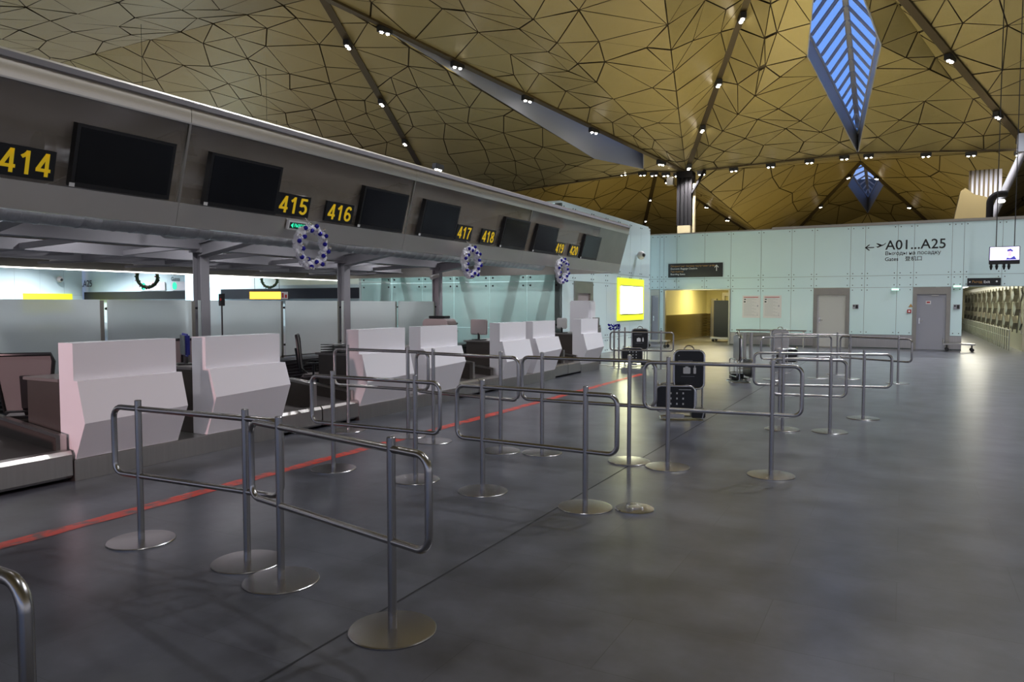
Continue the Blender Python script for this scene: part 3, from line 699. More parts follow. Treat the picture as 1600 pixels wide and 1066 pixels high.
# ================================================================== WREATHS
w0 = None
def bead_wreath(y, label):
    global w0
    if w0 is None:
        t = thing('bead_wreath', label, 'wreath', (-6.69, y, 2.36), group='white and blue wreaths')
        b = MB(); rr = random.Random(3)
        b.tube([V((0, .235 * math.cos(a), .235 * math.sin(a))) for a in [2 * math.pi * i / 40 for i in range(40)]], .046, 10, closed=True)
        for i in range(150):
            a = 2 * math.pi * i / 150 + rr.uniform(-.03, .03); q = rr.uniform(0, 6.28); rad = .235 + .044 * math.cos(q)
            b.ball((.044 * math.sin(q), rad * math.cos(a), rad * math.sin(a)), rr.uniform(.020, .032), 1)
        b.build('tinsel_ring', 'frost', t)
        bl = None; sv = None
        for i in range(16):
            a = 2 * math.pi * i / 16 + .2; rad = .265 if i % 2 else .20; x = .055
            if bl is None: q = MB(); q.ball((0, 0, 0), .030); bl = q.build('blue_bead', 'bluebead', t, True, (x, rad * math.cos(a), rad * math.sin(a))); c = bl
            else: c = bl.copy(); COL.objects.link(c); c.parent = t; c.location = (x, rad * math.cos(a), rad * math.sin(a))
        for i in range(14):
            a = 2 * math.pi * i / 14; rad = .215 if i % 2 else .28
            if sv is None: q = MB(); q.ball((0, 0, 0), .020); sv = q.build('silver_bead', 'silver', t, True, (.062, rad * math.cos(a), rad * math.sin(a)))
            else: c = sv.copy(); COL.objects.link(c); c.parent = t; c.location = (.062, rad * math.cos(a), rad * math.sin(a))
        b = MB(); b.tube([(0, 0, .27), (-.13, 0, .41)], .003, 6); b.build('hanging_string', 'signwhite', t)
        w0 = t
    else:
        t = copy_tree(w0); t.location = (-6.69, y, 2.36); t['label'] = label
    return t
bead_wreath(7.12, 'white tinsel wreath with blue beads hanging between signs 415 and 416')
bead_wreath(11.05, 'white and blue beaded wreath hanging below signs 417 and 418')
bead_wreath(14.92, 'white and blue beaded wreath hanging below signs 419 and 420')
bead_wreath(3.12, 'white and blue beaded wreath cut off at the left edge below sign 414')
def green_wreath(loc, r, label, ax):
    t = thing('green_wreath', label, 'wreath', loc)
    b = MB(); rr = random.Random(5); ax = V(ax)
    b.tube([ax * (r * math.cos(a)) + V((0, 0, r * math.sin(a))) for a in [2 * math.pi * i / 36 for i in range(36)]], r * .15, 8, closed=True)
    for i in range(110):
        a = rr.uniform(0, 6.28); q = rr.uniform(.82, 1.18) * r; b.ball(ax * (q * math.cos(a)) + V((0, rr.uniform(-.05, .05), q * math.sin(a))), r * .07, 1)
    b.build('garland_ring', 'green', t)
    b = MB()
    for i in range(9): a = i * .7; b.ball(ax * (r * math.cos(a)) + V((0, -.12, r * math.sin(a))), r * .05, 1)
    b.build('red_bead', 'red', t)
    b = MB(); b.tube([(0, 0, r), (0, 0, ceil_z(loc[0], loc[1]) - loc[2])], .008, 6); b.build('hanging_string', 'dark', t)
# camera ray helpers for far objects: pixel centre and depth were measured beforehand
green_wreath((-30.63, 22, 2.86), .47, 'dark green wreath hanging beyond the glass screen, left of the second column', (.883, .47, 0))
green_wreath((-29.21, 28, 2.89), .40, 'dark green wreath hanging above the orange lit sign', (.883, .47, 0))

# ================================================================== CHECK-IN COUNTERS
counters = [4.04, 5.49, 8.04, 9.53, 12.10, 13.50, 16.05]
CL = 1.08
words = ['nearest the camera, by the conveyor at left', 'second from the camera, left of the second conveyor gap', 'third from the camera, right of the second conveyor gap', 'fourth from the camera, beside the third counter',
         'fifth from the camera, in front of the teal glass', 'sixth from the camera, touching the fifth in view', 'farthest of the row, beside the white door']
for i, y in enumerate(counters):
    t = thing('check_in_counter', 'faceted white check-in counter front ' + words[i], 'counter', (-6.70, y, 0), group='white check-in counters')
    zb0, zb1 = (.54, .58) if i % 2 == 0 else (.62, .66)
    b = MB()
    A = [(-.22, 0, 1.27), (0, 0, 1.27), (0, 0, .925), (.055, 0, .925), (.155, 0, zb0), (0, 0, .20), (-.22, 0, .20)]
    B = [(-.22, CL, 1.27), (0, CL, 1.27), (0, CL, .925), (.085, CL, .925), (.17, CL, zb1), (0, CL, .20), (-.22, CL, .20)]
    av = [b.b.verts.new(p) for p in A]; bv = [b.b.verts.new(p) for p in B]
    b.b.faces.new(av); b.b.faces.new(bv[::-1])
    for k in range(7): 
        k2 = (k + 1) % 7
        if k == 2 or k == 3 or k == 4: b.b.faces.new([av[k], av[k2], bv[k2]]); b.b.faces.new([av[k], bv[k2], bv[k]])
        else: b.b.faces.new([av[k], av[k2], bv[k2], bv[k]])
    bmesh.ops.bevel(b.b, geom=[e for e in b.b.edges if e.calc_face_angle(0) > .3], offset=.004, segments=2, affect='EDGES')
    b.build('front_panel', 'white', t)
    # desk behind
    b = MB(); b.box(-.74, -.225, .0, .03, .20, .90); b.box(-.74, -.225, CL - .03, CL, .20, .90); b.box(-.27, -.24, .03, CL - .03, .20, .90); b.build('desk_cabinet', 'brown', t)
    b = MB(); b.box(-.80, -.225, -.01, CL + .01, .90, .93, .004); b.build('worktop', 'desktop', t)
# plinths
for i, (a, c) in enumerate(((4.04, 6.57), (8.04, 10.61), (12.10, 14.58), (16.05, 17.20))):
    b = MB(); b.box(-7.6, -6.685, a - .02, c, .0, .197, .004)
    tag(b.build('counter_plinth', 'steel'), ['low steel plinth under the two nearest white counters', 'low steel plinth under the third and fourth counters', 'low steel plinth under the fifth and sixth counters', 'low steel plinth under the farthest counter'][i], 'plinth', 'steel plinths')
b = MB(); b.box(-6.86, -6.70, 17.16, 17.24, .2, 1.29); b.box(-6.70, -6.66, 17.18, 17.21, 1.05, 1.10)
tag(b.build('end_post', 'sheet'), 'flat steel end post closing the far end of the counter row', 'post')
# conveyors
def conveyor(y0, y1, tall, label):
    t = thing('baggage_conveyor', label, 'conveyor', (-6.7, y0, 0), group='baggage conveyors'); w = y1 - y0
    b = MB(); b.prism([(-.02, 0, .035), (0, 0, .06), (0, 0, .25), (-.025, 0, .285), (-.10, 0, .29), (-.10, 0, .035)], (0, w, 0)); b.build('front_box', 'steel', t)
    b = MB(); b.prism([(-.10, .05, .27), (-1.25, .05, .36), (-1.25, .05, .20), (-.10, .05, .20)], (0, w - .1, 0)); b.build('belt', 'belt', t)
    b = MB(); b.box(-1.3, -.14, .02, w - .02, .02, .2); b.build('chassis', 'dark', t)
    h = .56 if tall else .40
    for yy in ((w - .05,) if not tall else (0.0, w - .05)):
        hh = h if (tall and yy > 0) or not tall else .40
        b = MB(); b.prism([(-.10, yy, .26), (-1.25, yy, .3), (-1.25, yy, hh + .12), (-.12, yy, hh)], (0, .05, 0)); b.build('side_guard', 'brown', t)
        b = MB(); b.prism([(-.09, yy - .004, .26), (-.16, yy - .004, .26), (-.16, yy - .004, hh), (-1.25, yy - .004, hh + .12), (-1.25, yy - .004, hh + .15), (-.09, yy - .004, hh + .025)], (0, .058, 0)); b.build('guard_edging', 'steel', t)
conveyor(3.30, 4.01, False, 'dark belt baggage conveyor left of the nearest white counter')
conveyor(2.52, 3.27, False, 'dark belt baggage conveyor leaving the picture at the left edge')
for (a, c), w in zip(((6.59, 8.02), (10.63, 12.08), (14.60, 16.03)), ('between the second and third counters', 'between the fourth and fifth counters', 'between the sixth and last counters')):
    conveyor(a, a + .70, True, 'weighing conveyor on the near side of the gap ' + w)
    conveyor(a + .72, c, False, 'baggage conveyor on the far side of the gap ' + w)
# back partition: louvred base, glass panels, posts
b = MB()
for i in range(7): b.prism([(-11.2, -2, .05 + i * .065), (-11.14, -2, .075 + i * .065), (-11.2, -2, .10 + i * .065)], (0, 20.8, 0))
b.box(-11.6, -11.22, -2, 18.8, .0, .49)
tag(b.build('slatted_base', 'rib'), 'long dark slatted housing along the foot of the frosted glass screen', 'housing')
for i in range(9):
    y = 1.62 + 2.01 * i
    if i < 8:
        b = MB(); b.box(-11.78, -11.768, y + (.05 if i % 2 else -.16), y + (1.70 if i % 2 else 1.93), .52, 1.70)
        t = tag(b.build('glass_screen', 'frosted'), 'frosted glass screen %s' % ['left of the picture edge', 'at the far left edge', 'behind the gap left of the nearest counter', 'behind the nearest counter, left of the tall column', 'right of the tall column, by the signal pole', 'above the office chair with raised back', 'above the third counter, right of the middle column', 'last one, beside the farthest column'][i], 'glass screen', 'frosted screens')
    b = MB(); yp = y - .02 - (.22 if i % 2 == 0 else 0); b.box(-11.90, -11.80, yp - .035, yp + .035, .0, 1.69); p = tag(b.build('screen_post', 'sheet'), 'bronze screen post %s' % ['outside the left edge', 'at the left edge', 'left of the nearest counter top', 'beside the tall left column', 'between the signal pole and the office chair', 'beside the middle column', 'over the gap between third and fourth counters', 'beside the farthest column', 'past the farthest column'][i], 'post', 'screen posts')
    b = MB()
    for s in (-.09, .09):
        for z in (1.55, .75): b.tube([(-11.84, yp + s, z), (-11.80, yp + s, z)], .022, 8)
    b.build('clamp', 'dark', p)
b = MB(); b.box(-11.88, -11.80, -2, 18.7, .49, .52); tag(b.build('sill_rail', 'steel'), 'pale steel rail along the lower edge of the frosted screens', 'rail')

# ================================================================== CHAIRS
ch0 = None
def chair(x, y, rz, label, h=0):
    global ch0
    if ch0 is None:
        t = thing('office_chair', label, 'chair', (x, y, 0), rz, 'office chairs')
        b = MB()
        for k in range(5):
            a = 2 * math.pi * k / 5; c, s = math.cos(a), math.sin(a)
            b.tube([(0, 0, .11), (.29 * c, .29 * s, .07)], [.025, .016], 8); 
        b.tube([(0, 0, .06), (0, 0, .42)], .026, 12); b.build('base', 'black', t, True)
        for k in range(5):
            a = 2 * math.pi * k / 5; q = MB(); q.tube([(-.02, 0, 0), (.02, 0, 0)], .028, 12); q.build('castor', 'black', t, True, (.29 * math.cos(a), .29 * math.sin(a), .03))
        b = MB(); b.box(-.25, .25, -.24, .26, .43, .51, .03); b.build('seat', 'fabric', t, True)
        # backrest at -y, facing +y
        pts = [(-.19, -.25, .56), (.19, -.25, .56), (.25, -.30, 1.06), (.23, -.315, 1.13), (-.23, -.315, 1.13), (-.25, -.30, 1.06)]
        b = MB(); b.tube(pts, .020, 8, closed=True); b.bar((0, -.10, .45), (0, -.29, .62), .07, .03, (0, 1, 0)); b.bar((0, -.29, .60), (0, -.34, .92), .07, .03, (0, 1, 0)); b.build('back_frame', 'black', t, True)
        b = MB(); b.prism([V(p) + V((0, .005, 0)) for p in pts], (0, -.01, 0)); b.build('backrest', 'mesh', t)
        for s in (-1, 1):
            b = MB(); b.tube([(s * .24, -.05, .45), (s * .30, -.05, .50), (s * .30, -.05, .68)], .016, 8); b.box(s * .30 - .04, s * .30 + .04, -.17, .12, .68, .705, .01); b.build('armrest', 'black', t)
        ch0 = t
    else:
        t = copy_tree(ch0); t.location = (x, y, 0); t.rotation_euler = (0, 0, rz); t['label'] = label
    return t
chair(-7.9, 4.35, R(48), 'mesh back office chair left of the nearest white counter, its back to the camera')
chair(-9.2, 7.1, R(60), 'office chair whose back shows in the gap between the two nearest counters')
chair(-8.35, 9.0, R(-50), 'black office chair seen side on, right of the second counter')
chair(-8.9, 10.9, R(90), 'office chair with only its black top showing above the third counter')
chair(-8.8, 16.9, R(100), 'office chair whose dark back peeps over the sixth counter')
# monitors and machines on desks
def monitor(x, y, rz, label, m='pink', w=.44, h=.36, z=.93):
    t = thing('desk_monitor', label, 'monitor', (x, y, z), rz)
    b = MB(); b.box(-w / 2, w / 2, -.03, .02, .10, .10 + h, .02); b.build('casing', m, t)
    b = MB(); b.box(-w / 2 + .02, w / 2 - .02, .02, .024, .12, .08 + h); b.build('display', 'screen', t)
    b = MB(); b.tube([(0, -.01, .01), (0, -.01, .14)], .025, 10); b.box(-.12, .12, -.09, .09, 0, .015, .005); b.build('stand', 'black', t)
monitor(-7.33, 5.72, R(150), 'dark monitor with a blue back in the gap between the two nearest counters', 'skin_blue', .42, .26)
monitor(-7.42, 11.3, R(95), 'brown backed monitor just right of the fourth counter', 'pink', .5, .40, .93) if 0 else None
monitor(-7.28, 12.32, R(-12), 'brownish monitor turned away on the desk left of the fifth counter', 'pink', .44, .30)
monitor(-7.30, 16.3, R(-12), 'small white backed monitor on the desk left of the farthest counter', 'door', .30, .26)
t = thing('letter_tray', 'stack of dark letter trays on the desk left of the third counter', 'tray', (-7.24, 8.20, .93))
for k in range(4):
    b = MB(); b.box(-.20, .18, -.12, .14, .03 * k + .001 + .005 * k, .012 + .035 * k, .003); b.build('tray_shelf', 'dark', t)
for x in (-.17, .15):
    b = MB(); b.box(x - .008, x + .008, .11, .125, 0, .118); b.build('tray_upright', 'dark', t)
t = thing('ticket_printer', 'rounded brownish machine standing behind the fourth counter', 'machine', (-8.6, 12.75, 0))
b = MB(); b.prism(roundrect(0, .66, .62, 1.32, .10, 0), (0, .34, 0)); b.build('casing', 'pink', t)
b = MB(); b.box(-.20, .20, .06, .28, 1.325, 1.38, .01); b.build('paper_tray', 'black', t)
t = thing('tall_cabinet', 'tall pinkish white cabinet standing before the teal glass near the door', 'cabinet', (-7.80, 18.6, 0))
b = MB(); b.box(-.31, .29, 0, .42, 0, 1.72, .03); b.build('casing', 'white', t)
b = MB(); b.box(.29, .30, .05, .38, .1, 1.62); b.build('cabinet_door', 'white', t)
# signal pole
t = thing('signal_pole', 'thin black pole with a small red signal head right of the tall left column', 'signal', (-9.5, 8.11, 0))
b = MB(); b.tube([(0, 0, 0), (0, 0, 1.62)], .012, 8); b.build('pole', 'black', t)
b = MB(); b.box(-.035, .035, -.035, .035, 1.60, 1.79, .005); b.build('signal_head', 'black', t)
b = MB(); b.tube([(.02, -.036, 1.70), (.02, -.042, 1.70)], .02, 10); b.build('red_lens', 'red', t)

# ================================================================== FLOOR TAPE
b = MB(); rr = random.Random(2); ys_ = [-3 + .25 * i for i in range(79)]
L_ = [b.b.verts.new((-5.405 + rr.uniform(-.012, .012), y, .0022)) for y in ys_]; R_ = [b.b.verts.new((-5.255 + rr.uniform(-.012, .012), y, .0022)) for y in ys_]
for i in range(len(ys_) - 1): b.b.faces.new([L_[i], R_[i], R_[i + 1], L_[i + 1]])
tag(b.build('red_floor_line', 'tape'), 'worn red tape line on the floor along the counters', 'floor line')

# ================================================================== BARRIERS
def barrier(p, q, ends, tall, label, base_r=.22, tr=.0195, pr=.022):
    """p,q: post feet; ends: how far the rail loop runs past each post"""
    p, q = V((*p, 0)), V((*q, 0)); mid = (p + q) / 2; d = (q - p); L = d.length; rz = math.atan2(d.y, d.x)
    t = thing('queue_barrier', label, 'barrier', mid, rz, 'steel queue barriers')
    dz = .13 if tall else 0
    zt, zb_, H = .915 + dz, .452 + dz, .975 + dz
    x0, x1 = -L / 2 - ends[0], L / 2 + ends[1]; r = .075
    pts = []
    X, Z = V((1, 0, 0)), V((0, 0, 1))
    pts += arc((x1 - r, 0, zt - r), r, R(90), R(0), X, Z, 6) + arc((x1 - r, 0, zb_ + r), r, R(0), R(-90), X, Z, 6)
    pts += arc((x0 + r, 0, zb_ + r), r, R(-90), R(-180), X, Z, 6) + arc((x0 + r, 0, zt - r), r, R(180), R(90), X, Z, 6)
    b = MB(); b.tube(pts, tr, 14, closed=True); b.build('rail_loop', 'tube', t, True)
    for s in (-1, 1):
        b = MB(); b.lathe([(0, .012), (pr, .012), (pr, H - .003), (pr - .003, H), (0, H)], (s * L / 2, 0, 0), 20); ps = b.build('post', 'tube', t, True)
        b = MB(); b.lathe([(0, 0), (base_r, 0), (base_r, .006), (base_r - .004, .010), (base_r - .06, .013), (0, .016)], (s * L / 2, 0, 0), 48); b.build('base_plate', 'tube', t, True)
    return t
barrier((-3.20, 3.12), (-2.22, 2.90), (.31, .27), False, 'nearest complete steel queue barrier, standing in the front centre on round plates')
barrier((-4.60, 3.21), (-3.62, 3.25), (.25, .29), False, 'steel queue barrier just left of the front centre one, across the red line')
barrier((-3.10, 1.10), (-2.25, 1.06), (.25, .28), False, 'steel barrier cut off at the lower left corner, only its rail bend showing')
barrier((-4.94, 5.53), (-3.96, 5.54), (.27, .27), False, 'steel queue barrier in the second row, straddling the red line')
barrier((-3.20, 5.47), (-2.22, 5.42), (.27, .27), False, 'steel queue barrier in the second row beside the loose round plate')
barrier((-6.30, 7.34), (-5.36, 7.35), (.22, .30), True, 'taller steel barrier nearest the third white counter')
barrier((-4.89, 7.21), (-3.91, 7.08), (.27, .24), True, 'taller steel barrier second from the counters in the third row')
barrier((-3.46, 7.20), (-2.48, 7.24), (.24, .27), True, 'taller steel barrier left of the black luggage sizer, in the third row')
barrier((-2.05, 7.16), (-1.08, 7.27), (.24, .26), True, 'taller steel barrier in front of the black luggage sizer')
barrier((-1.36, 10.04), (-.80, 10.13), (.14, .18), False, 'short steel barrier right of the front sizer, with its posts close together')
barrier((-1.57, 11.23), (-.48, 11.54), (.36, .36), False, 'long steel barrier right of the hall centre, farther than the close-posted one')
barrier((-2.45, 16.55), (-1.65, 17.38), (.32, .36), False, 'far steel barrier slanting left, first of the group before the grey door')
barrier((-2.52, 18.3), (-1.34, 18.5), (.22, .25), False, 'far steel barrier standing behind the slanting one before the white door')
barrier((-1.01, 17.57), (-.08, 17.0), (.25, .28), False, 'far steel barrier rightmost of the group before the white door')
barrier((-6.37, 17.75), (-5.35, 18.0), (.22, .30), False, 'far steel barrier beside the last white counter')
t = thing('loose_base_plate', 'loose round dark steel base plate on the floor without a post', 'base plate', (-1.85, 5.55, 0))
b = MB(); b.lathe([(0, 0), (.155, 0), (.155, .008), (.15, .014), (0, .016)], seg=40); b.build('plate', 'chrome', t, True)
b = MB(); b.lathe([(.05, .016), (.05, .022), (.02, .024), (0, .024)], seg=20)
for k in range(4): b.ball((.06 * math.cos(k * 1.57), .06 * math.sin(k * 1.57), .02), .010, 1)
b.build('socket', 'steel', t)

# ================================================================== LUGGAGE SIZERS
sz0 = None
def sizer(loc, rz, label, s=1):
    global sz0
    if sz0 is None:
        t = thing('luggage_sizer', label, 'luggage sizer', loc, rz, 'luggage sizers')
        b = MB(); b.tube(roundrect(.05, .70, .42, .54, .08, 0), .016, 10, closed=True)
        for x in (-.14, .24): b.tube([(x, .02, .46), (x, .02, .03)], .014, 8)
        b.tube(arc((.05, .03, .97), .07, R(0), R(180), (1, 0, 0), (0, 0, 1)), .010, 8)
        b.build('upper_frame', 'chrome', t, True)
        b = MB(); b.prism([p + V((0, .006, 0)) for p in roundrect(.05, .70, .395, .515, .07, 0)], (0, .03, 0)); pl = b.build('upper_panel', 'black', t)
        b = MB(); b.prism(roundrect(.02, .685, .10, .09, .012, -.0), (0, -.003, 0)); b.box(.0, .04, -.003, 0, .73, .744); b.prism(roundrect(.13, .685, .035, .09, .010, -.0), (0, -.003, 0)); b.box(.124, .136, -.003, 0, .73, .755)
        b.build('suitcase_symbol', 'signwhite', pl)
        b = MB(); b.box(-.10, .10, -.002, 0, .82, .826); b.box(-.06, .13, -.002, 0, .60, .604); b.box(-.10, -.085, -.002, 0, .89, .905); b.build('fine_print', 'doorgrey', pl)
        b = MB(); b.prism([p + V((0, .038, 0)) for p in roundrect(.05, .70, .395, .515, .07, 0)], (0, .006, 0)); b.build('back_plate', 'steel', t)
        # lower cage
        fr = roundrect(-.15, .30, .54, .36, .075, -.16)
        b = MB(); b.tube(fr, .016, 10, closed=True); b.tube(roundrect(-.10, .30, .54, .36, .075, .14), .014, 10, closed=True)
        for x, z in ((-.42, .30), (.12, .30), (.12, .18), (-.42, .42)): b.tube([(x, -.16, z), (x + .05, .14, z)], .008, 8)
        b.tube(arc((-.38, 0, .47), .05, R(0), R(180), (0, 1, 0), (0, 0, 1)), .010, 8)
        b.build('lower_frame', 'chrome', t, True)
        b = MB(); b.prism([p + V((0, .008, 0)) for p in roundrect(-.15, .30, .515, .335, .065, -.16)], (0, .03, 0)); pl = b.build('lower_panel', 'black', t)
        b = MB()
        for i in range(3):
            for j in range(3): b.box(-.22 + i * .085, -.20 + i * .085, -.156, -.152, .365 - j * .075, .39 - j * .075)
        b.box(-.10, .07, -.156, -.152, .425, .432); b.build('item_symbol', 'signwhite', pl)
        b = MB(); b.tube(roundrect(-.05, 0, .58, .36, .07, .018, ax=(1, 0, 0), az=(0, 1, 0)), .014, 8, closed=True)
        for x in (-.25, .25): b.tube([(x, -.16, .14), (x * .9, -.15, .02)], .012, 8)
        b.build('floor_frame', 'chrome', t, True)
        for v in b.b.verts if 0 else (): pass
        b = MB(); b.box(-.26, -.02, -.17, -.10, .03, .085, .008); b.build('weight', 'steel', t)
        b = MB(); b.box(.08, .27, -.14, .12, .03, .15, .01); b.build('side_box', 'black', t)
        sz0 = t
    else:
        t = copy_tree(sz0); t.location = loc; t.rotation_euler = (0, 0, rz); t['label'] = label
    t.scale = (s, s, s)
    return t
sizer((-2.72, 10.35, 0), R(20), 'black luggage sizer nearest the camera, on the floor in the hall centre')
sizer((-6.15, 18.6, 0), R(18), 'small far black luggage sizer beside the last counter')
sizer((-3.05, 15.9, 0), R(118), 'luggage sizer turned side on near the hall centre, showing only its chrome frame')
sizer((-2.75, 19.9, 0), R(200), 'luggage sizer with its back turned, behind the far barriers')

# ================================================================== THINGS ON THE BACK WALL
YB = 30.2 - .045
t = thing('direction_sign', 'wide black direction sign with white up arrow above the left opening', 'sign', (-8.68, YB - .04, 2.72))
b = MB(); b.box(0, 2.22, 0, .035, 0, .57, .004); b.build('board', 'signblack', t)
fm = lambda x, z: plane_mtx((x, -.002, z), (1, 0, 0), (0, 0, 1))
text('Оформление багажа внутренние рейсы', 'amber_lettering', 'orangeprint', .098, fm(.10, .43), t, .001, .001)
text('Domestic Baggage Check-in', 'white_lettering', 'signwhite', .098, fm(.10, .325), t, .001, .001)
text('Зал вылета', 'amber_lettering', 'orangeprint', .098, fm(.10, .205), t, .001, .001)
text('Boarding Gates', 'white_lettering', 'signwhite', .098, fm(.10, .10), t, .001, .001)
b = MB(); b.box(1.965, 1.995, -.004, -.001, .24, .44); b.prism([(1.90, -.001, .40), (1.98, -.001, .49), (2.06, -.001, .40), (2.06, -.001, .365), (1.98, -.001, .45), (1.90, -.001, .365)], (0, -.003, 0)); b.build('arrow', 'signwhite', t)
t = thing('gate_lettering', 'black lettering A01...A25 with aeroplane and left arrow on the green wall', 'lettering', (0, YB - .004, 0))
Z0 = 3.45
text('A01...A25', 'gate_numbers', 'blackprint', .48, plane_mtx((-.65, 0, 3.60), (1, 0, 0), (0, 0, 1)), t, .001, .004, 'LEFT', .98, 1.02)
text('Выходы на посадку', 'russian_lettering', 'blackprint', .185, plane_mtx((-.66, 0, 3.40), (1, 0, 0), (0, 0, 1)), t, .001, .001)
text('Gates    登机口', 'english_lettering', 'blackprint', .185, plane_mtx((-.66, 0, 3.19), (1, 0, 0), (0, 0, 1)), t, .001, .001)
b = MB(); b.box(-1.30, -1.02, 0, -.002, 3.68, 3.71); b.prism([(-1.33, 0, 3.695), (-1.20, 0, 3.80), (-1.15, 0, 3.80), (-1.27, 0, 3.695), (-1.15, 0, 3.59), (-1.20, 0, 3.59)], (0, -.002, 0)); b.build('arrow', 'blackprint', t)
b = MB(); b.prism([(-.93, 0, 3.72), (-.70, 0, 3.80), (-.63, 0, 3.86), (-.66, 0, 3.80), (-.72, 0, 3.76), (-.90, 0, 3.68), (-.98, 0, 3.74)], (0, -.002, 0)); b.prism([(-.84, 0, 3.74), (-.96, 0, 3.84), (-.90, 0, 3.84), (-.74, 0, 3.77)], (0, -.0025, 0)); b.build('aeroplane_symbol', 'blackprint', t)
for i, x in enumerate((-5.67, -4.88)):
    t = thing('notice_poster', ['left one of two white notices with red heading on the green wall', 'right one of two white notices with red heading on the green wall'][i], 'poster', (x, YB - .012, 1.08), group='white notices')
    b = MB(); b.box(0, .68, 0, .01, 0, .88, .002); b.build('sheet', 'paper', t)
    b = MB(); b.box(.05, .60, -.003, 0, .80, .825); b.build('red_heading', 'red', t)
    b = MB(); b.box(.06, .13, -.003, 0, .71, .75); b.box(.05, .12, -.003, 0, .61, .66); b.build('black_symbol', 'blackprint', t)
    b = MB()
    for k in range(17): b.box(.16 if k < 5 else .06, .45 + .1 * math.sin(k * 2.1), -.002, 0, .76 - k * .042, .767 - k * .042)
    b.box(.56, .60, -.003, 0, .44, .50); b.box(.55, .60, -.003, 0, .18, .19); b.box(.55, .60, -.003, 0, .10, .12); b.build('fine_print', 'doorgrey', t)
for i, (x, z) in enumerate(((-.42, 2.13), (1.50, 2.22))):
    t = thing('exit_light', ['small green lit exit sign between the two doors', 'small green lit exit sign right above the grey door'][i], 'exit sign', (x, YB - .12, z))
    b = MB(); b.box(0, .25, 0, .11, 0, .06, .01); b.build('casing', 'signwhite', t); b = MB(); b.box(.01, .24, -.004, 0, -.01, .055); b.build('face', 'exitface', t)
for i, x in enumerate((-1.72, 1.50)):
    t = thing('card_reader', ['dark intercom panel on the wall right of the white door', 'dark intercom panel on the wall right of the grey door'][i], 'intercom', (x + .03, YB - .03, 1.44))
    b = MB(); b.box(0, .20, 0, .025, 0, .17, .004); b.build('casing', 'doorgrey', t); b = MB(); b.box(.10, .18, -.006, 0, .02, .15); b.box(.02, .07, -.004, 0, .09, .14); b.build('keypad', 'dark', t)
t = thing('fire_call_point', 'small red fire alarm call point left of the grey door', 'alarm', (.10, YB - .05, 1.30))
b = MB(); b.box(0, .13, 0, .045, 0, .13, .006); b.build('casing', 'red', t); b = MB(); b.box(.035, .095, -.004, 0, .035, .095); b.build('button', 'signwhite', t)
t = thing('door_notice', 'small white notice with red print on the grey door', 'notice', (.68, 30.2 - .02, 1.62))
b = MB(); b.box(0, .16, 0, .004, 0, .12); b.build('sheet', 'paper', t); b = MB(); b.box(.03, .13, -.002, 0, .04, .09); b.build('red_symbol', 'red', t)
t = thing('warning_triangle', 'small orange warning sticker beside the grey door', 'sticker', (.14, YB - .012, 1.52))
b = MB(); b.prism([(0, 0, 0), (.14, 0, 0), (.07, 0, .12)], (0, .006, 0)); b.build('sticker', 'orangeprint', t)
# passage sign
t = thing('passage_sign', 'small black sign with amber and white words over the right opening', 'sign', (1.92, YB - .05, 2.26))
b = MB(); b.box(0, .98, 0, .04, 0, .26, .004); b.build('board', 'signblack', t)
text('Выход', 'amber_lettering', 'orangeprint', .12, plane_mtx((.14, -.002, .09), (1, 0, 0), (0, 0, 1)), t, .001, .001, 'LEFT', .8); text('Exit', 'white_lettering', 'signwhite', .12, plane_mtx((.48, -.002, .09), (1, 0, 0), (0, 0, 1)), t, .001, .001)
b = MB(); b.tube([(.075, 0, .13), (.075, -.004, .13)], .025, 12); b.tube([(.86, 0, .14), (.86, -.004, .14)], .03, 12); b.build('symbol', 'signwhite', t)
# television hung on rods
t = thing('hanging_television', 'flat television showing a violet picture, hung on two rods at the right', 'television', (2.19, 26, 2.80))
b = MB(); b.box(0, .76, 0, .07, 0, .52, .01); b.build('casing', 'black', t)
b = MB(); b.box(.02, .74, -.003, 0, .12, .50); tv = b.build('picture', 'tvbg', t)
b = MB()
for i, x in enumerate((.06, .13, .20, .27, .33)): b.box(x, x + .045, -.005, -.003, .15, .49)
b.prism([p for p in roundrect(.53, .33, .20, .28, .09, -.003)], (0, -.002, 0)); b.build('picture_highlight', 'tvlight', tv)
b = MB(); b.prism([p for p in roundrect(.51, .30, .10, .17, .045, -.0055)], (0, -.002, 0)); b.build('picture_face', 'tvskin', tv)
b = MB(); b.prism([(.43, -.008, .36), (.45, -.008, .43), (.53, -.008, .45), (.59, -.008, .40), (.58, -.008, .34), (.53, -.008, .385)], (0, -.002, 0)); b.prism([(.42, -.008, .13), (.44, -.008, .19), (.52, -.008, .17), (.62, -.008, .24), (.68, -.008, .13)], (0, -.002, 0)); b.build('picture_figure', 'tvdark', tv)
b = MB(); b.box(0, .76, -.01, .06, 0, .09, .006); b.build('lower_bar', 'black', t)
for x in (.17, .62):
    b = MB(); b.tube([(x, .04, .5), (x, .04, ceil_z(2.19 + x, 26.04) - 2.80)], .012, 8); b.build('rod', 'dark', t)
for x in (.06, .20, .38, .50):
    b = MB(); b.tube([(x, .03, 0), (x, .03, -.05)], .035, 8); b.tube([(x, .03, -.05), (x, .03, -.16)], [.045, .02], 8); b.build('loudspeaker', 'black', t)
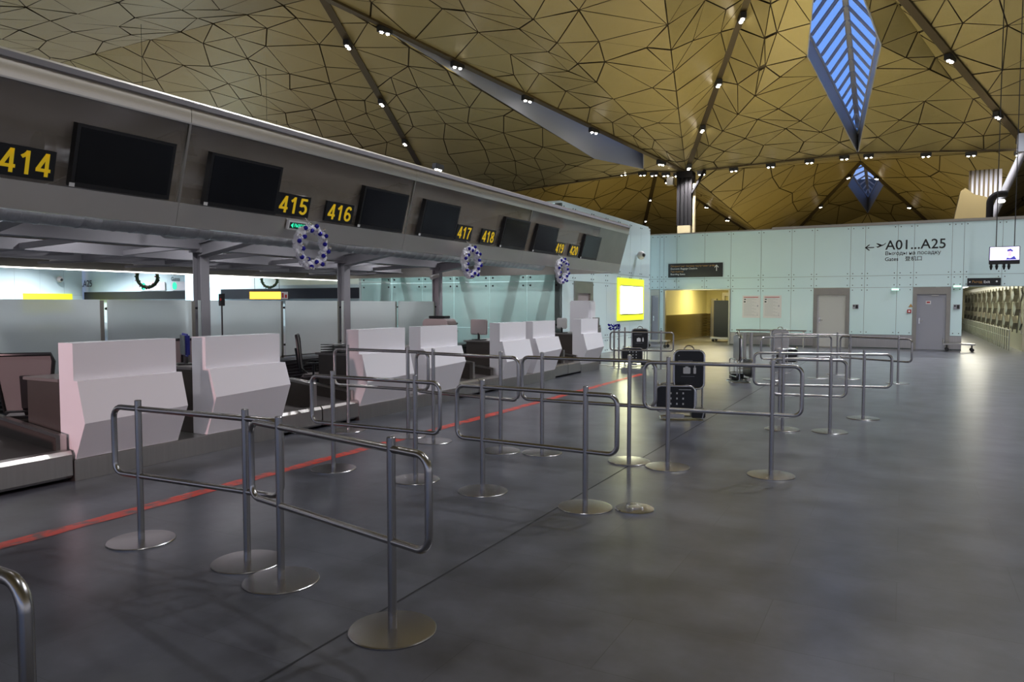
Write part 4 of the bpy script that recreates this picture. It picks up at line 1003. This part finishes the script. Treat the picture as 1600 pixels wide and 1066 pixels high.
# guard rails at the wall foot
for i, (x0, x1) in enumerate(((-5.75, -3.2), (-9.0, -8.7))):
    if i: continue
    t = thing('guard_rail', 'double steel guard rail at the foot of the green wall left of the white door', 'rail', (0, 0, 0))
    b = MB(); b.tube([(x0, 29.4, .62), (x1, 29.4, .62)], .03, 10); b.tube([(x0, 29.4, .42), (x1, 29.4, .42)], .03, 10); b.build('rail', 'steel', t, True)
    for x in (x0 + .1, (x0 + x1) / 2, x1 - .1):
        b = MB(); b.tube([(x, 29.46, 0), (x, 29.46, .64)], .03, 10); b.build('post', 'steel', t, True)
t = thing('steel_bollard_pair', 'pair of tall steel posts standing before the wall near the hall centre', 'bollard', (-4.1, 22.2, 0))
for x in (0, .18):
    b = MB(); b.tube([(x, 0, 0), (x, 0, .80)], .055, 14); b.build('post', 'steel', t, True)
# low platform trolleys
for i, (x, y) in enumerate(((1.72, 29.6), (-8.15, 26.9))):
    t = thing('platform_trolley', ['low steel platform trolley right of the grey door', 'low steel platform trolley under the yellow framed lightbox'][i], 'trolley', (x, y, 0))
    b = MB(); b.box(-.5, .45, -.25, .25, .22, .27, .01); b.tube([(-.5, -.2, .27), (-.5, -.2, .4), (-.5, .2, .4), (-.5, .2, .27)], .015, 8); b.build('deck', 'steel', t)
    for sx_ in (-.38, .36):
        for sy in (-.2, .2):
            b = MB(); b.tube([(sx_, sy - .02, .06), (sx_, sy + .02, .06)], .06, 14); b.tube([(sx_, sy, .06), (sx_, sy, .23)], .012, 6); b.build('wheel', 'dark', t)
# blue tinsel on steel posts next to the last counter
for i, (x, y) in enumerate(((-6.70, 18.3), (-7.15, 18.45), (-6.65, 19.0))):
    t = thing('stanchion_post', ['plain steel stanchion wrapped in blue tinsel beside the last counter', 'second plain steel stanchion, hard by the end post', 'plain steel stanchion with a clip, left of the far luggage sizer'][i], 'stanchion', (x, y, 0), group='stanchions by the last counter')
    b = MB(); b.lathe([(0, 0), (.2, 0), (.2, .01), (.02, .02), (.024, .04), (.024, 1.0), (0, 1.0)], seg=20); b.build('post', 'steel', t, True)
    if i == 0:
        b = MB(); rr = random.Random(4)
        for k in range(60): b.ball((rr.uniform(-.16, .16), rr.uniform(-.05, .05), 1.02 + rr.uniform(-.07, .07)), rr.uniform(.012, .03), 1)
        b.build('blue_tinsel', 'bluebead', t)
# lightbox with yellow frame (faces +X)
t = thing('framed_lightbox', 'bright white lit panel in a wide yellow frame on the pale blue wall', 'lightbox', (-8.77, 24.22, 1.04))
b = MB(); b.box(0, .03, 0, 2.88, 0, 1.50); b.build('frame', 'yframe', t)
b = MB(); b.box(.03, .05, .28, 2.66, .24, 1.21); b.build('lit_panel', 'lightbox', t)
b = MB(); b.box(.03, .055, .24, 2.70, .20, .24); b.box(.03, .055, .24, 2.70, 1.21, 1.25); b.build('inner_edge', 'steel', t)
t = thing('dome_camera', 'small white and black dome camera above the yellow framed lightbox', 'camera', (-8.77, 26.3, 3.42))
b = MB(); b.ball((.165, 0, 0), .16); b.build('dome', 'door', t, True); b = MB(); b.ball((.265, -.05, 0), .08); b.build('lens', 'black', t, True)
# far hall things
t = thing('far_yellow_frame', 'yellow framed panel far left, only its top edge above the frosted glass', 'lightbox', (-63.93, 34.6, .9))
b = MB(); b.box(0, .05, 0, 4.05, 0, 1.6); b.build('frame', 'yframe', t)
t = thing('dome_camera', 'round dome camera on the pale wall at far left above the yellow strip', 'camera', (-63.957, 37.5, 3.72))
b = MB(); b.ball((.29, 0, 0), .28); b.build('dome', 'door', t, True); b = MB(); b.ball((.46, 0, -.03), .14); b.build('lens', 'black', t, True)
t = thing('pale_lightbox', 'bright pale blue lit panel seen either side of the tall left column', 'lightbox', (0, 0, 0))
b = MB(); b.box(-50.4, -47.0, 39.5, 39.7, 0, 5.9); b.build('lit_panel', 'bluebox', t)
t = thing('hanging_orange_sign', 'glowing orange lightbox sign hanging beyond the frosted glass', 'sign', (-35.4, 32.3, 1.90), R(28))
b = MB(); b.box(0, 2.4, 0, .18, 0, .50, .01); b.build('casing', 'dark', t); b = MB(); b.box(.02, 1.92, -.01, 0, .03, .47); b.build('lit_face', 'orange', t)
b = MB(); b.box(1.94, 2.36, -.01, 0, .03, .47); b.build('symbol_face', 'paper', t); 
b = MB(); b.box(2.0, 2.1, -.016, -.01, .10, .40); b.box(2.18, 2.3, -.016, -.01, .10, .30); b.build('symbol', 'red', t)
for x in (.3, 1.8):
    b = MB(); b.tube([(x, .09, .46), (x, .09, ceil_z(-35.4 + x * .88, 32.3 + x * .47) - 1.90)], .015, 6); b.build('rod', 'dark', t)
# notices and lettering on the far back wall
t = thing('far_lettering', 'black lettering and green logo boards on the far teal wall', 'lettering', (0, 39.9, 0))
text('A01...A25', 'lettering', 'blackprint', .8, plane_mtx((-66.2, 0, 3.15), (1, 0, 0), (0, 0, 1)), t, .002, .005)
text('Выход на посадку\nGates', 'lettering', 'blackprint', .45, plane_mtx((-52.6, 0, 3.95), (1, 0, 0), (0, 0, 1)), t, .002, .003)
for i, x in enumerate((-56.4, -52.5)):
    b = MB(); b.box(x, x + (3.1 if i == 0 else 1.9), -.05, 0, 2.72, 3.42); s = b.build('notice_board', 'paper', t)
    b = MB(); b.prism(roundrect(x + .4, 3.08, .5, .6, .24, -.05), (0, -.02, 0)); b.build('green_symbol', 'exit', s)
# black cabinet trolley in the room behind the left opening
t = thing('black_trolley_cabinet', 'tall black cabinet on a wheeled trolley inside the left opening', 'cabinet', (-6.90, 32.5, 0))
b = MB(); b.box(-.36, .45, -.3, .4, .22, 1.78, .01); b.build('casing', 'black', t)
b = MB(); b.box(-.48, .52, -.4, .5, .12, .20, .01); b.tube([(-.46, -.36, .2), (-.46, -.36, 1.5)], .02, 8); b.build('trolley_deck', 'steel', t)
for x in (-.38, .42):
    b = MB(); b.tube([(x, -.3, .06), (x, -.24, .06)], .06, 12); b.tube([(x, .3, .06), (x, .36, .06)], .06, 12); b.build('wheel', 'dark', t)
